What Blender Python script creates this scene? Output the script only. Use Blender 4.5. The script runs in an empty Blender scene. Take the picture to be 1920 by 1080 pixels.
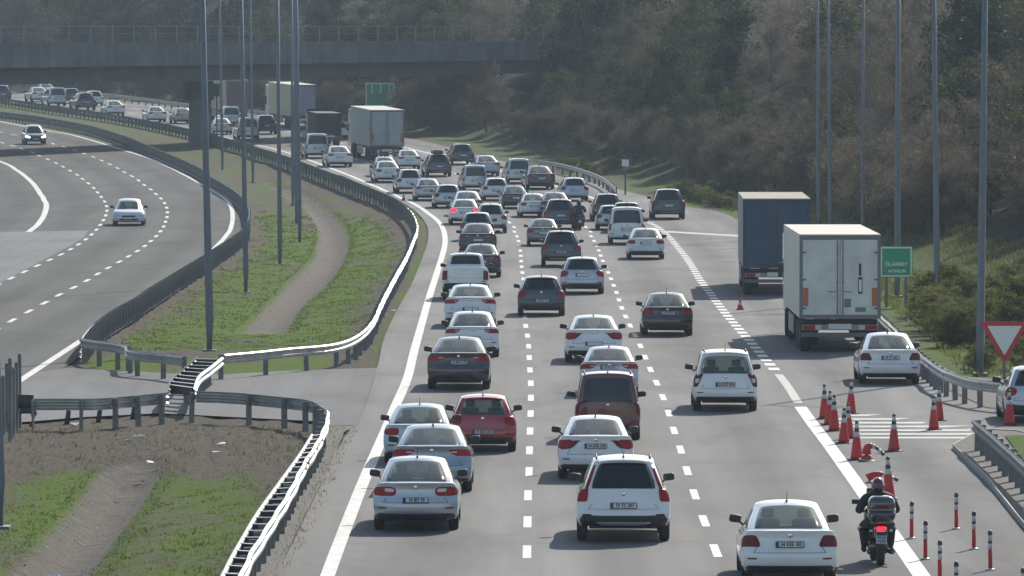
import bpy, bmesh, math, random
from mathutils import Vector, Matrix
R = math.radians
random.seed(7)
S = bpy.context.scene
COL = S.collection

# ------------------------------------------------------------------ camera, sky, sun, exposure
CAM_H, FPX, HOR = 9.84, 12500.0, 104.0
PITCH = math.atan((540 - HOR) / FPX)
cd = bpy.data.cameras.new("camera"); cam = bpy.data.objects.new("camera", cd); COL.objects.link(cam)
cd.sensor_width = 36; cd.lens = 36 * FPX / 1920; cd.clip_start = 1; cd.clip_end = 6000
cam.location = (0, 0, CAM_H); cam.rotation_euler = (math.pi / 2 - PITCH, 0, 0)
S.camera = cam
SUN_V = Vector((0.55, 1.35, 1.0)).normalized()          # towards the sun
EL = math.asin(SUN_V.z); AZ = math.atan2(SUN_V.x, SUN_V.y)
w = bpy.data.worlds.new("World"); S.world = w; w.use_nodes = True
nt = w.node_tree; bg = nt.nodes["Background"]; sky = nt.nodes.new("ShaderNodeTexSky")
sky.sky_type = 'NISHITA'; sky.sun_disc = False; sky.sun_elevation = EL; sky.sun_rotation = AZ
sky.air_density = 1.2; sky.dust_density = 1.0; sky.ozone_density = 1.0
nt.links.new(sky.outputs[0], bg.inputs[0]); bg.inputs[1].default_value = 0.10
sl = bpy.data.lights.new("sun", 'SUN'); sl.energy = 4.2; sl.angle = R(0.6); sl.color = (1.0, 0.95, 0.87)
so = bpy.data.objects.new("sun", sl); COL.objects.link(so)
so.rotation_euler = SUN_V.to_track_quat('Z', 'Y').to_euler(); so.location = (30, 60, 60)
S.view_settings.view_transform = 'Standard'; S.view_settings.look = 'None'
S.view_settings.exposure = 0.55; S.view_settings.gamma = 1.0

# ------------------------------------------------------------------ helpers
def tag(o, label=None, cat=None, group=None, kind=None):
    if label: o['label'] = label
    if cat: o['category'] = cat
    if group: o['group'] = group
    if kind: o['kind'] = kind
    return o
def link(name, data, parent=None):
    o = bpy.data.objects.new(name, data); COL.objects.link(o)
    if parent: o.parent = parent
    return o
def thing(name, loc, label, cat, group=None, rz=0.0):
    o = link(name, None); o.location = loc; o.rotation_euler = (0, 0, rz); o.empty_display_size = .3
    return tag(o, label, cat, group)
def meshdata(name, V, F, mats=(), smooth=False, mi=None):
    m = bpy.data.meshes.new(name); m.from_pydata([tuple(v) for v in V], [], F)
    for x in (mats if isinstance(mats, (list, tuple)) else (mats,)): m.materials.append(x)
    if mi: m.polygons.foreach_set('material_index', mi)
    if smooth: m.polygons.foreach_set('use_smooth', [True] * len(m.polygons))
    m.update(); return m
class MB:
    """collects simple shapes into one mesh"""
    def __init__(s): s.V = []; s.F = []; s.M = []
    def add(s, V, F, m=0):
        b = len(s.V); s.V += [Vector(v) for v in V]; s.F += [[i + b for i in f] for f in F]; s.M += [m] * len(F)
    def box(s, x0, x1, y0, y1, z0, z1, m=0, M=None):
        V = [Vector(v) for v in ((x0,y0,z0),(x1,y0,z0),(x1,y1,z0),(x0,y1,z0),(x0,y0,z1),(x1,y0,z1),(x1,y1,z1),(x0,y1,z1))]
        if M: V = [M @ v for v in V]
        s.add(V, [(0,3,2,1),(4,5,6,7),(0,1,5,4),(1,2,6,5),(2,3,7,6),(3,0,4,7)], m)
    def tube(s, pts, r, n=8, m=0, cap=True):
        pts = [Vector(p) for p in pts]; rs = r if isinstance(r, (list, tuple)) else [r] * len(pts); V = []; F = []
        for i, p in enumerate(pts):
            d = (pts[min(i + 1, len(pts) - 1)] - pts[max(i - 1, 0)]).normalized()
            a = d.cross(Vector((0, 0, 1))); a = a.normalized() if a.length > 1e-3 else Vector((1, 0, 0)); b = a.cross(d).normalized()
            for k in range(n):
                t = 2 * math.pi * k / n; V.append(p + (a * math.cos(t) + b * math.sin(t)) * rs[i])
        for i in range(len(pts) - 1):
            for k in range(n):
                F.append((i*n+k, i*n+(k+1)%n, (i+1)*n+(k+1)%n, (i+1)*n+k))
        if cap: F.append(tuple(range(n))[::-1]); F.append(tuple((len(pts)-1)*n + k for k in range(n)))
        s.add(V, F, m)
    def lathe(s, prof, n=16, M=None, m=0):
        """prof: (r, z) list around z"""
        V = []; F = []
        for r_, z in prof:
            for k in range(n):
                t = 2*math.pi*k/n; v = Vector((r_*math.cos(t), r_*math.sin(t), z)); V.append(M @ v if M else v)
        for i in range(len(prof)-1):
            for k in range(n): F.append((i*n+k, i*n+(k+1)%n, (i+1)*n+(k+1)%n, (i+1)*n+k))
        F.append(tuple(range(n))[::-1]); F.append(tuple((len(prof)-1)*n+k for k in range(n)))
        s.add(V, F, m)
    def data(s, name, mats, smooth=False, bevel=0, seg=2):
        me = meshdata(name, s.V, s.F, mats, smooth, s.M)
        if bevel:
            bm = bmesh.new(); bm.from_mesh(me)
            es = [e for e in bm.edges if len(e.link_faces) == 2 and e.calc_face_angle(0) > R(35)]
            bmesh.ops.bevel(bm, geom=es, offset=bevel, segments=seg, affect='EDGES', profile=.5, clamp_overlap=True)
            bm.to_mesh(me); bm.free()
        return me
    def obj(s, name, mats, parent=None, smooth=False, bevel=0, seg=2):
        return link(name, s.data(name, mats, smooth, bevel, seg), parent)

def lerp(a, b, t): return a + (b - a) * t
def sstep(a, b, x):
    t = min(1, max(0, (x - a) / (b - a))); return t * t * (3 - 2 * t)
def interp(tab, x):
    if x <= tab[0][0]: return tab[0][1]
    for (a, b), (c, d) in zip(tab, tab[1:]):
        if x <= c: return lerp(b, d, (x - a) / (c - a))
    return tab[-1][1]
def zroad(Y):
    a = .016
    if Y < 340: return 0.0
    if Y < 460: return a * (Y - 340) ** 2 / 240
    return a * (Y - 400)
def hit(px, py, h=0.0):
    """where the line of sight through a photo pixel meets the road surface raised by h"""
    sp, cp = math.sin(PITCH), math.cos(PITCH)
    xc, yc = (px - 960) / FPX, (540 - py) / FPX
    d = Vector((xc, cp + yc * sp, -sp + yc * cp))
    lo, hi = 40.0, 1600.0
    for _ in range(60):
        t = (lo + hi) / 2; p = d * t
        if CAM_H + p.z > zroad(p.y) + h: lo = t
        else: hi = t
    return Vector((d.x * lo, d.y * lo, CAM_H + d.z * lo))
def at_depth(px, py, Y):
    sp, cp = math.sin(PITCH), math.cos(PITCH)
    xc, yc = (px - 960) / FPX, (540 - py) / FPX
    d = Vector((xc, cp + yc * sp, -sp + yc * cp)); t = Y / d.y
    return Vector((d.x * t, Y, CAM_H + d.z * t))
def catmull(P, step):
    P = [Vector(p) for p in P]; out = []
    for i in range(len(P) - 1):
        p0 = P[max(i-1,0)]; p1 = P[i]; p2 = P[i+1]; p3 = P[min(i+2,len(P)-1)]
        n = max(1, int((p2 - p1).length / step))
        for k in range(n):
            t = k / n
            out.append(0.5*((2*p1)+(-p0+p2)*t+(2*p0-5*p1+4*p2-p3)*t*t+(-p0+3*p1-3*p2+p3)*t**3))
    out.append(P[-1]); return out
def even(P, step):
    """points every `step` metres along a dense polyline"""
    out = [P[0].copy()]; acc = 0
    for a, b in zip(P, P[1:]):
        L = (b - a).length
        if L == 0: continue
        d = step - acc
        while d <= L: out.append(a.lerp(b, d / L)); d += step
        acc = L - (d - step)
    return out
class Curve:
    """x of a road line as a function of distance y"""
    def __init__(s, px, h=0.0):
        P = sorted([hit(x, y, h) for x, y in px], key=lambda p: p.y)
        D = catmull(P, 3.0); s.t = []
        for p in D:
            if not s.t or p.y > s.t[-1][0] + .3: s.t.append([p.y, p.x])
        for _ in range(3):
            q = [r[1] for r in s.t]
            for i in range(1, len(q) - 1): s.t[i][1] = (q[i-1] + 2*q[i] + q[i+1]) / 4
    def __call__(s, Y):
        T = s.t
        if Y <= T[0][0]: return T[0][1]
        if Y >= T[-1][0]:
            k = (T[-1][1] - T[-8][1]) / (T[-1][0] - T[-8][0]); return T[-1][1] + k * (Y - T[-1][0])
        lo, hi = 0, len(T) - 1
        while hi - lo > 1:
            m = (lo + hi) // 2
            if T[m][0] <= Y: lo = m
            else: hi = m
        return lerp(T[lo][1], T[hi][1], (Y - T[lo][0]) / (T[hi][0] - T[lo][0]))

# ------------------------------------------------------------------ materials
MATS = {}
def mat(name, col, rough=.6, metal=0.0, coat=0.0, emit=None, es=0, spec=.5, var=0, vs=20, bump=0, bs=60, ior=None):
    if name in MATS: return MATS[name]
    m = bpy.data.materials.new(name); m.use_nodes = True; MATS[name] = m
    n = m.node_tree; p = n.nodes["Principled BSDF"]
    p.inputs["Base Color"].default_value = (*col, 1); p.inputs["Roughness"].default_value = rough
    p.inputs["Metallic"].default_value = metal; p.inputs["Coat Weight"].default_value = coat
    p.inputs["Coat Roughness"].default_value = .06; p.inputs["Specular IOR Level"].default_value = spec
    if ior: p.inputs["IOR"].default_value = ior
    if emit: p.inputs["Emission Color"].default_value = (*emit, 1); p.inputs["Emission Strength"].default_value = es
    tc = n.nodes.new("ShaderNodeTexCoord")
    if var:
        no = n.nodes.new("ShaderNodeTexNoise"); no.inputs["Scale"].default_value = vs; no.inputs["Detail"].default_value = 5
        n.links.new(tc.outputs["Object"], no.inputs["Vector"])
        mr = n.nodes.new("ShaderNodeMapRange"); mr.inputs[1].default_value = .3; mr.inputs[2].default_value = .7
        mr.inputs[3].default_value = 1 - var; mr.inputs[4].default_value = 1 + var
        n.links.new(no.outputs[0], mr.inputs[0])
        mx = n.nodes.new("ShaderNodeVectorMath"); mx.operation = 'SCALE'; mx.inputs[0].default_value = col
        n.links.new(mr.outputs[0], mx.inputs["Scale"]); n.links.new(mx.outputs[0], p.inputs["Base Color"])
    if bump:
        no = n.nodes.new("ShaderNodeTexNoise"); no.inputs["Scale"].default_value = bs
        n.links.new(tc.outputs["Object"], no.inputs["Vector"])
        b = n.nodes.new("ShaderNodeBump"); b.inputs["Strength"].default_value = bump; b.inputs["Distance"].default_value = .02
        n.links.new(no.outputs[0], b.inputs["Height"]); n.links.new(b.outputs[0], p.inputs["Normal"])
    return m
class NT:
    def __init__(s, name):
        s.m = bpy.data.materials.new(name); s.m.use_nodes = True; s.n = s.m.node_tree; s.p = s.n.nodes["Principled BSDF"]
        s.tc = s.n.nodes.new("ShaderNodeTexCoord").outputs["Object"]
    def noise(s, scale, stretch=(1,1,1), detail=6, rough=.6, dist=0):
        mp = s.n.nodes.new("ShaderNodeMapping"); mp.inputs["Scale"].default_value = stretch
        s.n.links.new(s.tc, mp.inputs[0]); no = s.n.nodes.new("ShaderNodeTexNoise")
        no.inputs["Scale"].default_value = scale; no.inputs["Detail"].default_value = detail
        no.inputs["Roughness"].default_value = rough; no.inputs["Distortion"].default_value = dist
        s.n.links.new(mp.outputs[0], no.inputs[0]); return no.outputs[0]
    def ramp(s, f, stops):
        r = s.n.nodes.new("ShaderNodeValToRGB"); e = r.color_ramp.elements
        while len(e) < len(stops): e.new(.5)
        for k, (p, c) in enumerate(stops): e[k].position = p; e[k].color = (*c, 1) if len(c) == 3 else c
        s.n.links.new(f, r.inputs[0]); return r.outputs[0]
    def mix(s, f, a, b, mode='MIX'):
        x = s.n.nodes.new("ShaderNodeMix"); x.data_type = 'RGBA'; x.blend_type = mode
        for v, i in ((f, 0), (a, 6), (b, 7)):
            if isinstance(v, (int, float)): x.inputs[i].default_value = v
            elif isinstance(v, tuple): x.inputs[i].default_value = (*v, 1)
            else: s.n.links.new(v, x.inputs[i])
        return x.outputs[2]
    def col(s, c): s.n.links.new(c, s.p.inputs["Base Color"])
    def bump(s, h, st, dist=.05):
        b = s.n.nodes.new("ShaderNodeBump"); b.inputs["Strength"].default_value = st; b.inputs["Distance"].default_value = dist
        s.n.links.new(h, b.inputs["Height"]); s.n.links.new(b.outputs[0], s.p.inputs["Normal"])
def g3(v, t=(1, 1, 1)): return (v * t[0], v * t[1], v * t[2])
def asphalt(name, base, tint=(1, .985, .95)):
    t = NT(name)
    big = t.ramp(t.noise(.11, (1, .12, 1), 5, .6), [(.3, g3(base * .86, tint)), (.7, g3(base * 1.12, tint))])
    streak = t.ramp(t.noise(1.3, (1, .02, 1), 4), [(.3, g3(.88)), (.72, g3(1.1))])
    fine = t.ramp(t.noise(26, (1, 1, 1), 3), [(.3, g3(.88)), (.7, g3(1.1))])
    pat = t.ramp(t.noise(.35, (1, .1, 1), 8, .7, .8), [(.60, g3(1)), (.70, g3(.80))])
    at = t.n.nodes.new("ShaderNodeAttribute"); at.attribute_name = "lat"
    def wave(period, phase, lo, hi):
        a = t.n.nodes.new("ShaderNodeMath"); a.operation = 'MULTIPLY_ADD'; a.inputs[1].default_value = 2*math.pi/period; a.inputs[2].default_value = phase
        t.n.links.new(at.outputs["Fac"], a.inputs[0]); b = t.n.nodes.new("ShaderNodeMath"); b.operation = 'COSINE'; t.n.links.new(a.outputs[0], b.inputs[0])
        m_ = t.n.nodes.new("ShaderNodeMapRange"); m_.inputs[1].default_value = -1; m_.inputs[2].default_value = 1; m_.inputs[3].default_value = 0; m_.inputs[4].default_value = 1
        t.n.links.new(b.outputs[0], m_.inputs[0]); return t.ramp(m_.outputs[0], [(.1, g3(hi)), (.95, g3(lo))])
    c = t.mix(1, t.mix(1, t.mix(1, big, streak, 'MULTIPLY'), fine, 'MULTIPLY'), pat, 'MULTIPLY')
    wv = t.mix(1, wave(3.76, math.pi, .78, 1.06), wave(1.88, math.pi*.0, .93, 1.03), 'MULTIPLY')
    c = t.mix(.85, c, t.mix(1, c, wv, 'MULTIPLY'))
    blot = t.ramp(t.noise(.22, (1, .28, 1), 7, .65, .5), [(.34, g3(.74)), (.5, g3(.98)), (.75, g3(1.12))])
    t.col(t.mix(1, c, blot, 'MULTIPLY'))
    t.p.inputs["Roughness"].default_value = .9; t.p.inputs["Specular IOR Level"].default_value = .12; t.bump(t.noise(60), .25, .01); return t.m
M_ASPH = asphalt("asphalt_right", .188, (1,.968,.92))
M_ASPL = asphalt("asphalt_left", .088, (1, .99, .945))
M_CONC = asphalt("concrete_pavement", .175, (.98, 1, .98))
M_APRON = asphalt("apron_concrete", .15, (1, .985, .97))
def paint_mat(name, base, wear=.25):
    t = NT(name); c = t.ramp(t.noise(2.6, (1, .4, 1), 9, .75), [(.30, g3(base * (1 - wear))), (.56, g3(base, (1, .985, .90)))])
    t.col(t.mix(1, c, t.ramp(t.noise(40), [(.3, g3(.9)), (.6, g3(1))]), 'MULTIPLY')); t.p.inputs["Roughness"].default_value = .6; return t.m
def stained(name, a, b_):
    t = NT(name); c = t.ramp(t.noise(1.6, (1, 1, .10), 7, .7), [(.3, a), (.68, b_)]); c = t.mix(1, c, t.ramp(t.noise(.35, detail=6), [(.35, g3(.72)), (.65, g3(1.12))]), 'MULTIPLY')
    t.col(c); t.p.inputs["Roughness"].default_value = .9; return t.m
M_BCON = stained('bridge_concrete', (.085,.095,.10), (.155,.165,.168))
M_LINE = paint_mat("road_paint", .56, .38); M_LINE2 = paint_mat("worn_road_paint", .29, .45)
def ground_mat():
    t = NT("verge_ground"); n1 = t.noise(.55, (1, .35, 1), 8, .65); n2 = t.noise(7, (1, .6, 1), 6, .7); n3 = t.noise(38, (1, .5, 1), 4, .7)
    grass = t.ramp(n2, [(.25, (.06, .10, .008)), (.5, (.10, .168, .012)), (.78, (.15, .20, .035))])
    dry = t.ramp(n2, [(.25, (.075, .062, .048)), (.55, (.14, .118, .09)), (.8, (.24, .21, .165))])
    at = t.n.nodes.new("ShaderNodeAttribute"); at.attribute_name = "soil"
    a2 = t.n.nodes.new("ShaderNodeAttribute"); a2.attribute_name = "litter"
    ad = t.n.nodes.new("ShaderNodeMath"); ad.operation = 'ADD'; t.n.links.new(at.outputs["Fac"], ad.inputs[0]); t.n.links.new(n1, ad.inputs[1])
    f = t.ramp(ad.outputs[0], [(.58, (0, 0, 0)), (.94, (1, 1, 1))])
    a3 = t.n.nodes.new("ShaderNodeAttribute"); a3.attribute_name = "silt"
    c = t.mix(f, grass, dry)
    a4 = t.n.nodes.new("ShaderNodeMath"); a4.operation = 'MULTIPLY_ADD'; a4.inputs[1].default_value = .55; t.n.links.new(n2, a4.inputs[0]); t.n.links.new(a3.outputs["Fac"], a4.inputs[2])
    c = t.mix(t.ramp(a4.outputs[0], [(.56, (0,0,0)), (.80, (1,1,1))]), c, t.ramp(t.noise(3.5, (.35, 1.6, 1), 8, .7), [(.28, (.085,.072,.056)), (.48, (.19,.17,.143)), (.75, (.31,.285,.24))]))
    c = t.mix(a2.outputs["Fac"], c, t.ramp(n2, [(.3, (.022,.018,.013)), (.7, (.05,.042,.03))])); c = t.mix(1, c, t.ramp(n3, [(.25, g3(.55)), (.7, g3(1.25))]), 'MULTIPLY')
    t.col(c); t.p.inputs["Roughness"].default_value = .95; t.p.inputs["Specular IOR Level"].default_value = .1
    t.bump(n3, .9, .12); return t.m
M_GROUND = ground_mat()
def soil_mat(name, a, b, sc=6):
    t = NT(name); n = t.noise(sc, (1, .6, 1), 8, .7); c = t.ramp(n, [(.25, a), (.75, b)])
    t.col(t.mix(1, c, t.ramp(t.noise(45), [(.3, g3(.7)), (.7, g3(1.2))]), 'MULTIPLY')); t.p.inputs["Roughness"].default_value = .95
    t.bump(t.noise(30), .8, .06); return t.m
M_GRAVEL = soil_mat("gravel_shoulder", (.09, .08, .068), (.2, .185, .16))
M_SILT = soil_mat("silty_channel", (.15, .135, .115), (.30, .275, .24), 2.2)
M_GALV = mat("galvanised_steel", (.38, .38, .37), .46, .7, var=.15, vs=3)
M_GALVD = mat("weathered_steel_post", (.17, .175, .18), .6, .3, var=.2, vs=5)
M_POLE = mat("grey_pole_steel", (.15, .172, .205), .6, .1, var=.08, vs=3)
M_BCOND = mat("bridge_girder_concrete", (.09, .095, .10), .85, var=.2, vs=.5)
M_WHITE = mat("sign_white", (.75, .75, .74), .45); M_RED = mat("sign_red", (.52, .02, .04), .4)
M_GREEN = mat("sign_green", (.012, .29, .16), .4); M_BLACK = mat("black_plastic", (.012, .012, .014), .5)
M_DARK = mat("dark_rubber", (.018, .018, .02), .8); M_TRIM = mat("dark_trim", (.022, .023, .026), .55)
M_CHROME = mat("chrome", (.75, .75, .77), .15, 1.0); M_RIM = mat("alloy_rim", (.42, .43, .45), .3, .9)
M_ORANGE = mat("cone_orange", (.50, .024, .022), .5, var=.12, vs=6); M_REFL = mat("reflective_white", (.5, .5, .49), .35)
M_REFD = mat("reflective_dark_band", (.05, .045, .05), .5)
M_GLASS = mat("tinted_glass", (.010, .013, .016), .06, 0, spec=.5, ior=1.5)
M_GLASSL = mat("pale_glass", (.055, .068, .062), .07, 0, spec=.5, ior=1.5)
def glass_mat(name, tint, tr, refl):
    m = mat(name, tint, .04, spec=refl, ior=1.6); n = m.node_tree; p = n.nodes["Principled BSDF"]
    tb = n.nodes.new("ShaderNodeBsdfTransparent"); tb.inputs[0].default_value = (.62,.72,.66,1); ms = n.nodes.new("ShaderNodeMixShader"); ms.inputs[0].default_value = tr
    n.links.new(p.outputs[0], ms.inputs[1]); n.links.new(tb.outputs[0], ms.inputs[2]); n.links.new(ms.outputs[0], n.nodes["Material Output"].inputs[0]); return m
M_CLEAR = glass_mat("clear_car_glass", (.10,.125,.115), .5, .8)
M_SEAT = mat("seat_cloth", (.03,.03,.034), .85)
M_TAIL = mat("tail_lamp_red", (.30, .006, .014), .35, spec=.3); M_TAILD = mat("tail_lamp_dark_red", (.13, .006, .012), .35, spec=.3)
M_TAILW = mat("tail_lamp_clear", (.55, .5, .5), .2, coat=1.0)
M_BRAKE = mat("lit_brake_lamp", (.5, .01, .02), .3, emit=(1, .01, .03), es=2.2)
M_HEAD = mat("lit_headlamp", (.8, .8, .8), .2, emit=(1, .96, .85), es=5); M_HEADO = mat("headlamp_clear", (.6, .62, .65), .12, coat=1)
M_PLATE = mat("plate_white", (.62, .63, .62), .5); M_PBLUE = mat("plate_blue", (.01, .05, .3), .5)
# ------------------------------------------------------------------ road lines read as plan curves
RLpx = [(612,1084),(600,1120),(654+11,945),(692,878),(722,810),(742,760),(764,710),(776,660),(790,610),(804,560),(815,525),(827,487),(834,460),(834,441),(829,425),(819,412),(803,400),(790,390),(772,380),(752,371),(735,363),(707,351),(660,331),(598,307),(528,283),(430,260),(333,238),(233,222),(133,206),(20,192),(-110,179)]
RRpx = [(1770,1140),(1728,1080),(1607,908),(1548,826),(1516,786),(1501,765),(1488,740),(1460,702),(1435,674),(1411,645),(1382,613),(1357,584),(1334,553),(1312,524),(1292,491),(1271,464),(1250,439),(1225,420),(1213,414),(1165,393),(1105,369),(1035,347),(937,320),(850,299),(757,276),(640,250),(520,230),(400,213),(260,198),(120,184),(-20,172)]
D1px = [(987,1090),(988,1035),(989,979),(990,928),(992,880),(993,840),(994,802),(995,768),(996,738),(995,712),(993,685),(992,660),(990,637),(987,617),(984,599),(982,529),(980,515),(978,501),(977,486),(976,475),(975,465),(973,455),(970,444),(966,436),(960,428),(952,421)]
D2px = [(1365,1095),(1345,1040),(1322,982),(1303,930),(1288,882),(1275,840),(1262,803),(1252,768),(1241,739),(1229,713),(1216,686),(1206,661),(1196,638),(1185,618),(1176,599),(1167,581),(1155,546),(1148,529),(1141,512),(1134,497),(1127,482),(1123,470),(1118,460),(1113,450),(1107,440),(1097,431)]
LRpx = [(-120,820),(40,712),(95,676),(150,640),(347,514),(390,477),(425,441),(434,425),(436,410),(435,392),(425,375),(405,362),(380,347),(350,330),(312,311),(275,295),(225,280),(175,264),(125,251),(82,244),(0,228),(-120,210)]
LD2px = [(-60,650),(22,601),(54,584),(84,568),(112,552),(139,539),(164,526),(187,511),(209,499),(229,488),(247,477),(264,467),(277,457),(288,448),(297,439),(304,430),(308,422),(311,415),(313,408),(314,401),(314,394),(310,382),(305,375),(298,369),(291,362),(282,355),(274,349),(265,342),(254,334),(243,328),(230,321),(218,314),(205,308),(189,300),(161,289),(146,283),(129,278),(111,273),(94,268),(20,252)]
LD1px = [(-60,562),(2,531),(29,518),(55,505),(81,493),(105,482),(125,472),(141,462),(157,452),(177,435),(190,419),(198,405),(201,392),(197,379),(187,366),(175,352),(157,337),(137,323),(126,317),(114,310),(100,303),(73,292),(60,286),(29,275),(-40,255)]
LLpx = [(-40,470),(40,442),(55,434),(70,422),(82,405),(87,385),(80,370),(60,342),(30,318),(2,303),(-60,286)]
cRL, cRR, cLR = Curve(RLpx), Curve(RRpx), Curve(LRpx)
cD1, cD2, cLD1, cLD2, cLL = Curve(D1px), Curve(D2px), Curve(LD1px), Curve(LD2px), Curve(LLpx)
def d1x(Y): return cD1(Y) if Y < 375 else cRL(Y) + (cRR(Y) - cRL(Y)) / 3
def d2x(Y): return cD2(Y) if Y < 365 else cRL(Y) + (cRR(Y) - cRL(Y)) * 2 / 3
# paved edges
PL = Curve([(470,1140),(517,1080),(555,1005),(565,980),(590,935),(610,892),(635,835),(645,810),(672,795),(707,690),(717,642),(735,600),(755,562),(772,532),(793,480),(803,445),(800,422),(780,397),(742,373),(690,350),(600,314),(510,286)])
def plx(Y): return min(PL(Y), cRL(Y) - .5) if Y < 480 else cRL(Y) - .9
PR = Curve([(2300,1140),(2100,900),(1990,790),(1850,764),(1745,706),(1720,680),(1650,610),(1540,520),(1385,412),(1290,387),(1205,366),(1155,353),(1095,340),(1010,318),(900,292),(800,266),(668,243),(540,222),(400,206),(260,192),(120,179),(-20,168)])
def prx(Y): return max(PR(Y), cRR(Y) + 1.2)

# rails (top edge pixels)
RAILA = [(152,634),(176,604),(215,577),(250,558),(275,541),(320,514),(380,478),(430,446),(458,424),(468,404),(466,386),(456,370),(432,351),(396,330),(372,312),(300,281),(200,243),(100,222),(0,209),(-80,202)]
RAILB = [(420,663),(500,656),(560,650),(620,644),(652,636),(680,620),(700,597),(716,562),(741,515),(762,478),(776,445),(782,428),(779,412),(772,398),(760,385),(742,372),(700,354),(592,313),(508,284),(400,252),(300,230),(200,212),(100,198),(0,183),(-80,174)]
RH = .78
def track(px, h=RH, z0=0): return [hit(x, y, h + z0) - Vector((0, 0, h)) for x, y in px]
wA, wB = track(RAILA), track(RAILB)
def xof(W):
    T = sorted([(p.y, p.x) for p in catmull(W, 3)]); return lambda Y: interp(T, Y)
xA = xof(wA); xB = xof(wB[3:])
# drainage channel in the median
def dip(Y): return 1 - sstep(152, 170, Y) * (1 - sstep(222, 240, Y))
MD = .45
chUL = [(430,620),(462,592),(495,562),(530,525),(575,485),(590,455),(592,425),(572,387),(540,367),(512,347),(482,337)]
chUR = [(520,640),(552,600),(577,562),(600,545),(625,517),(650,480),(657,450),(650,420),(612,382),(575,360),(520,342)]
chLL = [(-60,1100),(0,1060),(25,1042),(75,990),(107,957),(135,927),(160,897),(197,875)]
chLR = [(150,1110),(170,1080),(187,1047),(207,1017),(240,975),(270,942),(300,902),(330,872)]
def px2w(L, h): return [hit(x, y, h) for x, y in L]
cUL, cUR = Curve(chUL, -MD*.8), Curve(chUR, -MD*.8)
cLL2, cLR2 = Curve(chLL, -MD*.8), Curve(chLR, -MD*.8)
def chan(X, Y):
    for a, b, y0, y1 in ((cUL, cUR, cUL.t[0][0], cUL.t[-1][0]), (cLL2, cLR2, 118, cLL2.t[-1][0])):
        if y0 <= Y <= y1:
            l, r = a(Y), b(Y)
            if l < X < r:
                t = (X - l) / (r - l); return math.sin(math.pi * t) * min(1, (Y-y0)/4+.2, (y1-Y)/4+.2)
    return 0
def hills(X, Y):
    z = 0
    e = prx(Y) + 5
    if X > e: z += min(16, (X - e) * .34) * sstep(190, 300, Y)
    if Y > 760: z += min(26, (Y - 760) * .07)
    l = cLR(Y) - 24
    if X < l - 4: z += min(14, (l - 4 - X) * .3) * sstep(150, 300, Y)
    return z
def zg(X, Y):
    z = zroad(min(Y, 900)) - .06
    a, b = (xA(Y), xB(Y)) if Y > 222 else (-14.5, -4.6)
    if a < X < b and Y < 620:
        t = (X - a) / (b - a); z -= MD * math.sin(math.pi * t) ** .7 * dip(Y) * (1 - sstep(470, 600, Y))
    return z + hills(X, Y)
from mathutils import noise as MN
def soil(X, Y):
    return soil0(X, Y) + (.42 * MN.noise(Vector((X*.45, Y*.09, 3.1))) + .25 * MN.noise(Vector((X*1.3, Y*.3, 7.7))) + .05 if Y < 520 else 0)
def soil0(X, Y):
    s = .12
    a, b = (xA(Y), xB(Y)) if Y > 222 else (-14.5, -4.6)
    if a < X < b:
        s = .5 * (1 - sstep(0, 1.6, X - a)) + .62 * (1 - sstep(0, 1.9, b - X)) + .04
        s += .85 * (1 - sstep(4, 16, abs(Y - 172))) + .45 * (1 - sstep(0, 6, abs(Y - 222))) + .25 * sstep(350, 460, Y)
        s += .3 * (1 - sstep(0, 1.0, 2 * (.5 - abs(.5 - 0)) )) * 0
    if X > prx(Y): s = .05 + .35 * (1 - sstep(0, 2.0, X - prx(Y))) + .45 * sstep(8, 14, X - prx(Y)) + .2 * sstep(400, 520, Y)
    if Y > 760: s = .5
    return s
xs = [-900,-500,-300,-200,-150,-120,-100] + [-90+3*i for i in range(24)] + [-18+.5*i for i in range(33)] + [0+3*i for i in range(28)] + [90,110,140,200,300,500,900]
xs = sorted(set(xs)); ys = [-40,20,60,80,100]+[112+1*i for i in range(220)]+[334+4*i for i in range(120)]+[820+20*i for i in range(25)]+[1400,1700,2200,3200]
V = []; F = []; A = []; LT = []; SI = []
for y in ys:
    for x in xs:
        c = chan(x, y); z = zg(x, y) - .55 * c
        j = random.uniform(-.04, .04) if -18 < x < -3.5 else 0
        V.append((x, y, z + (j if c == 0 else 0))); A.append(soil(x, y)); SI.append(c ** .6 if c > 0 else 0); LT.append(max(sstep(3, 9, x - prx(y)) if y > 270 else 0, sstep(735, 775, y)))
nx = len(xs)
for j in range(len(ys)-1):
    for i in range(nx-1): F.append((j*nx+i, j*nx+i+1, (j+1)*nx+i+1, (j+1)*nx+i))
gm = meshdata("ground", V, F, M_GROUND, True); at = gm.attributes.new("soil", 'FLOAT', 'POINT'); at.data.foreach_set('value', A)
at = gm.attributes.new('silt', 'FLOAT', 'POINT'); at.data.foreach_set('value', SI)
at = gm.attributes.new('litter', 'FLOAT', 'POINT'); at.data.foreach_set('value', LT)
tag(link("ground", gm), kind='structure')

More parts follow.
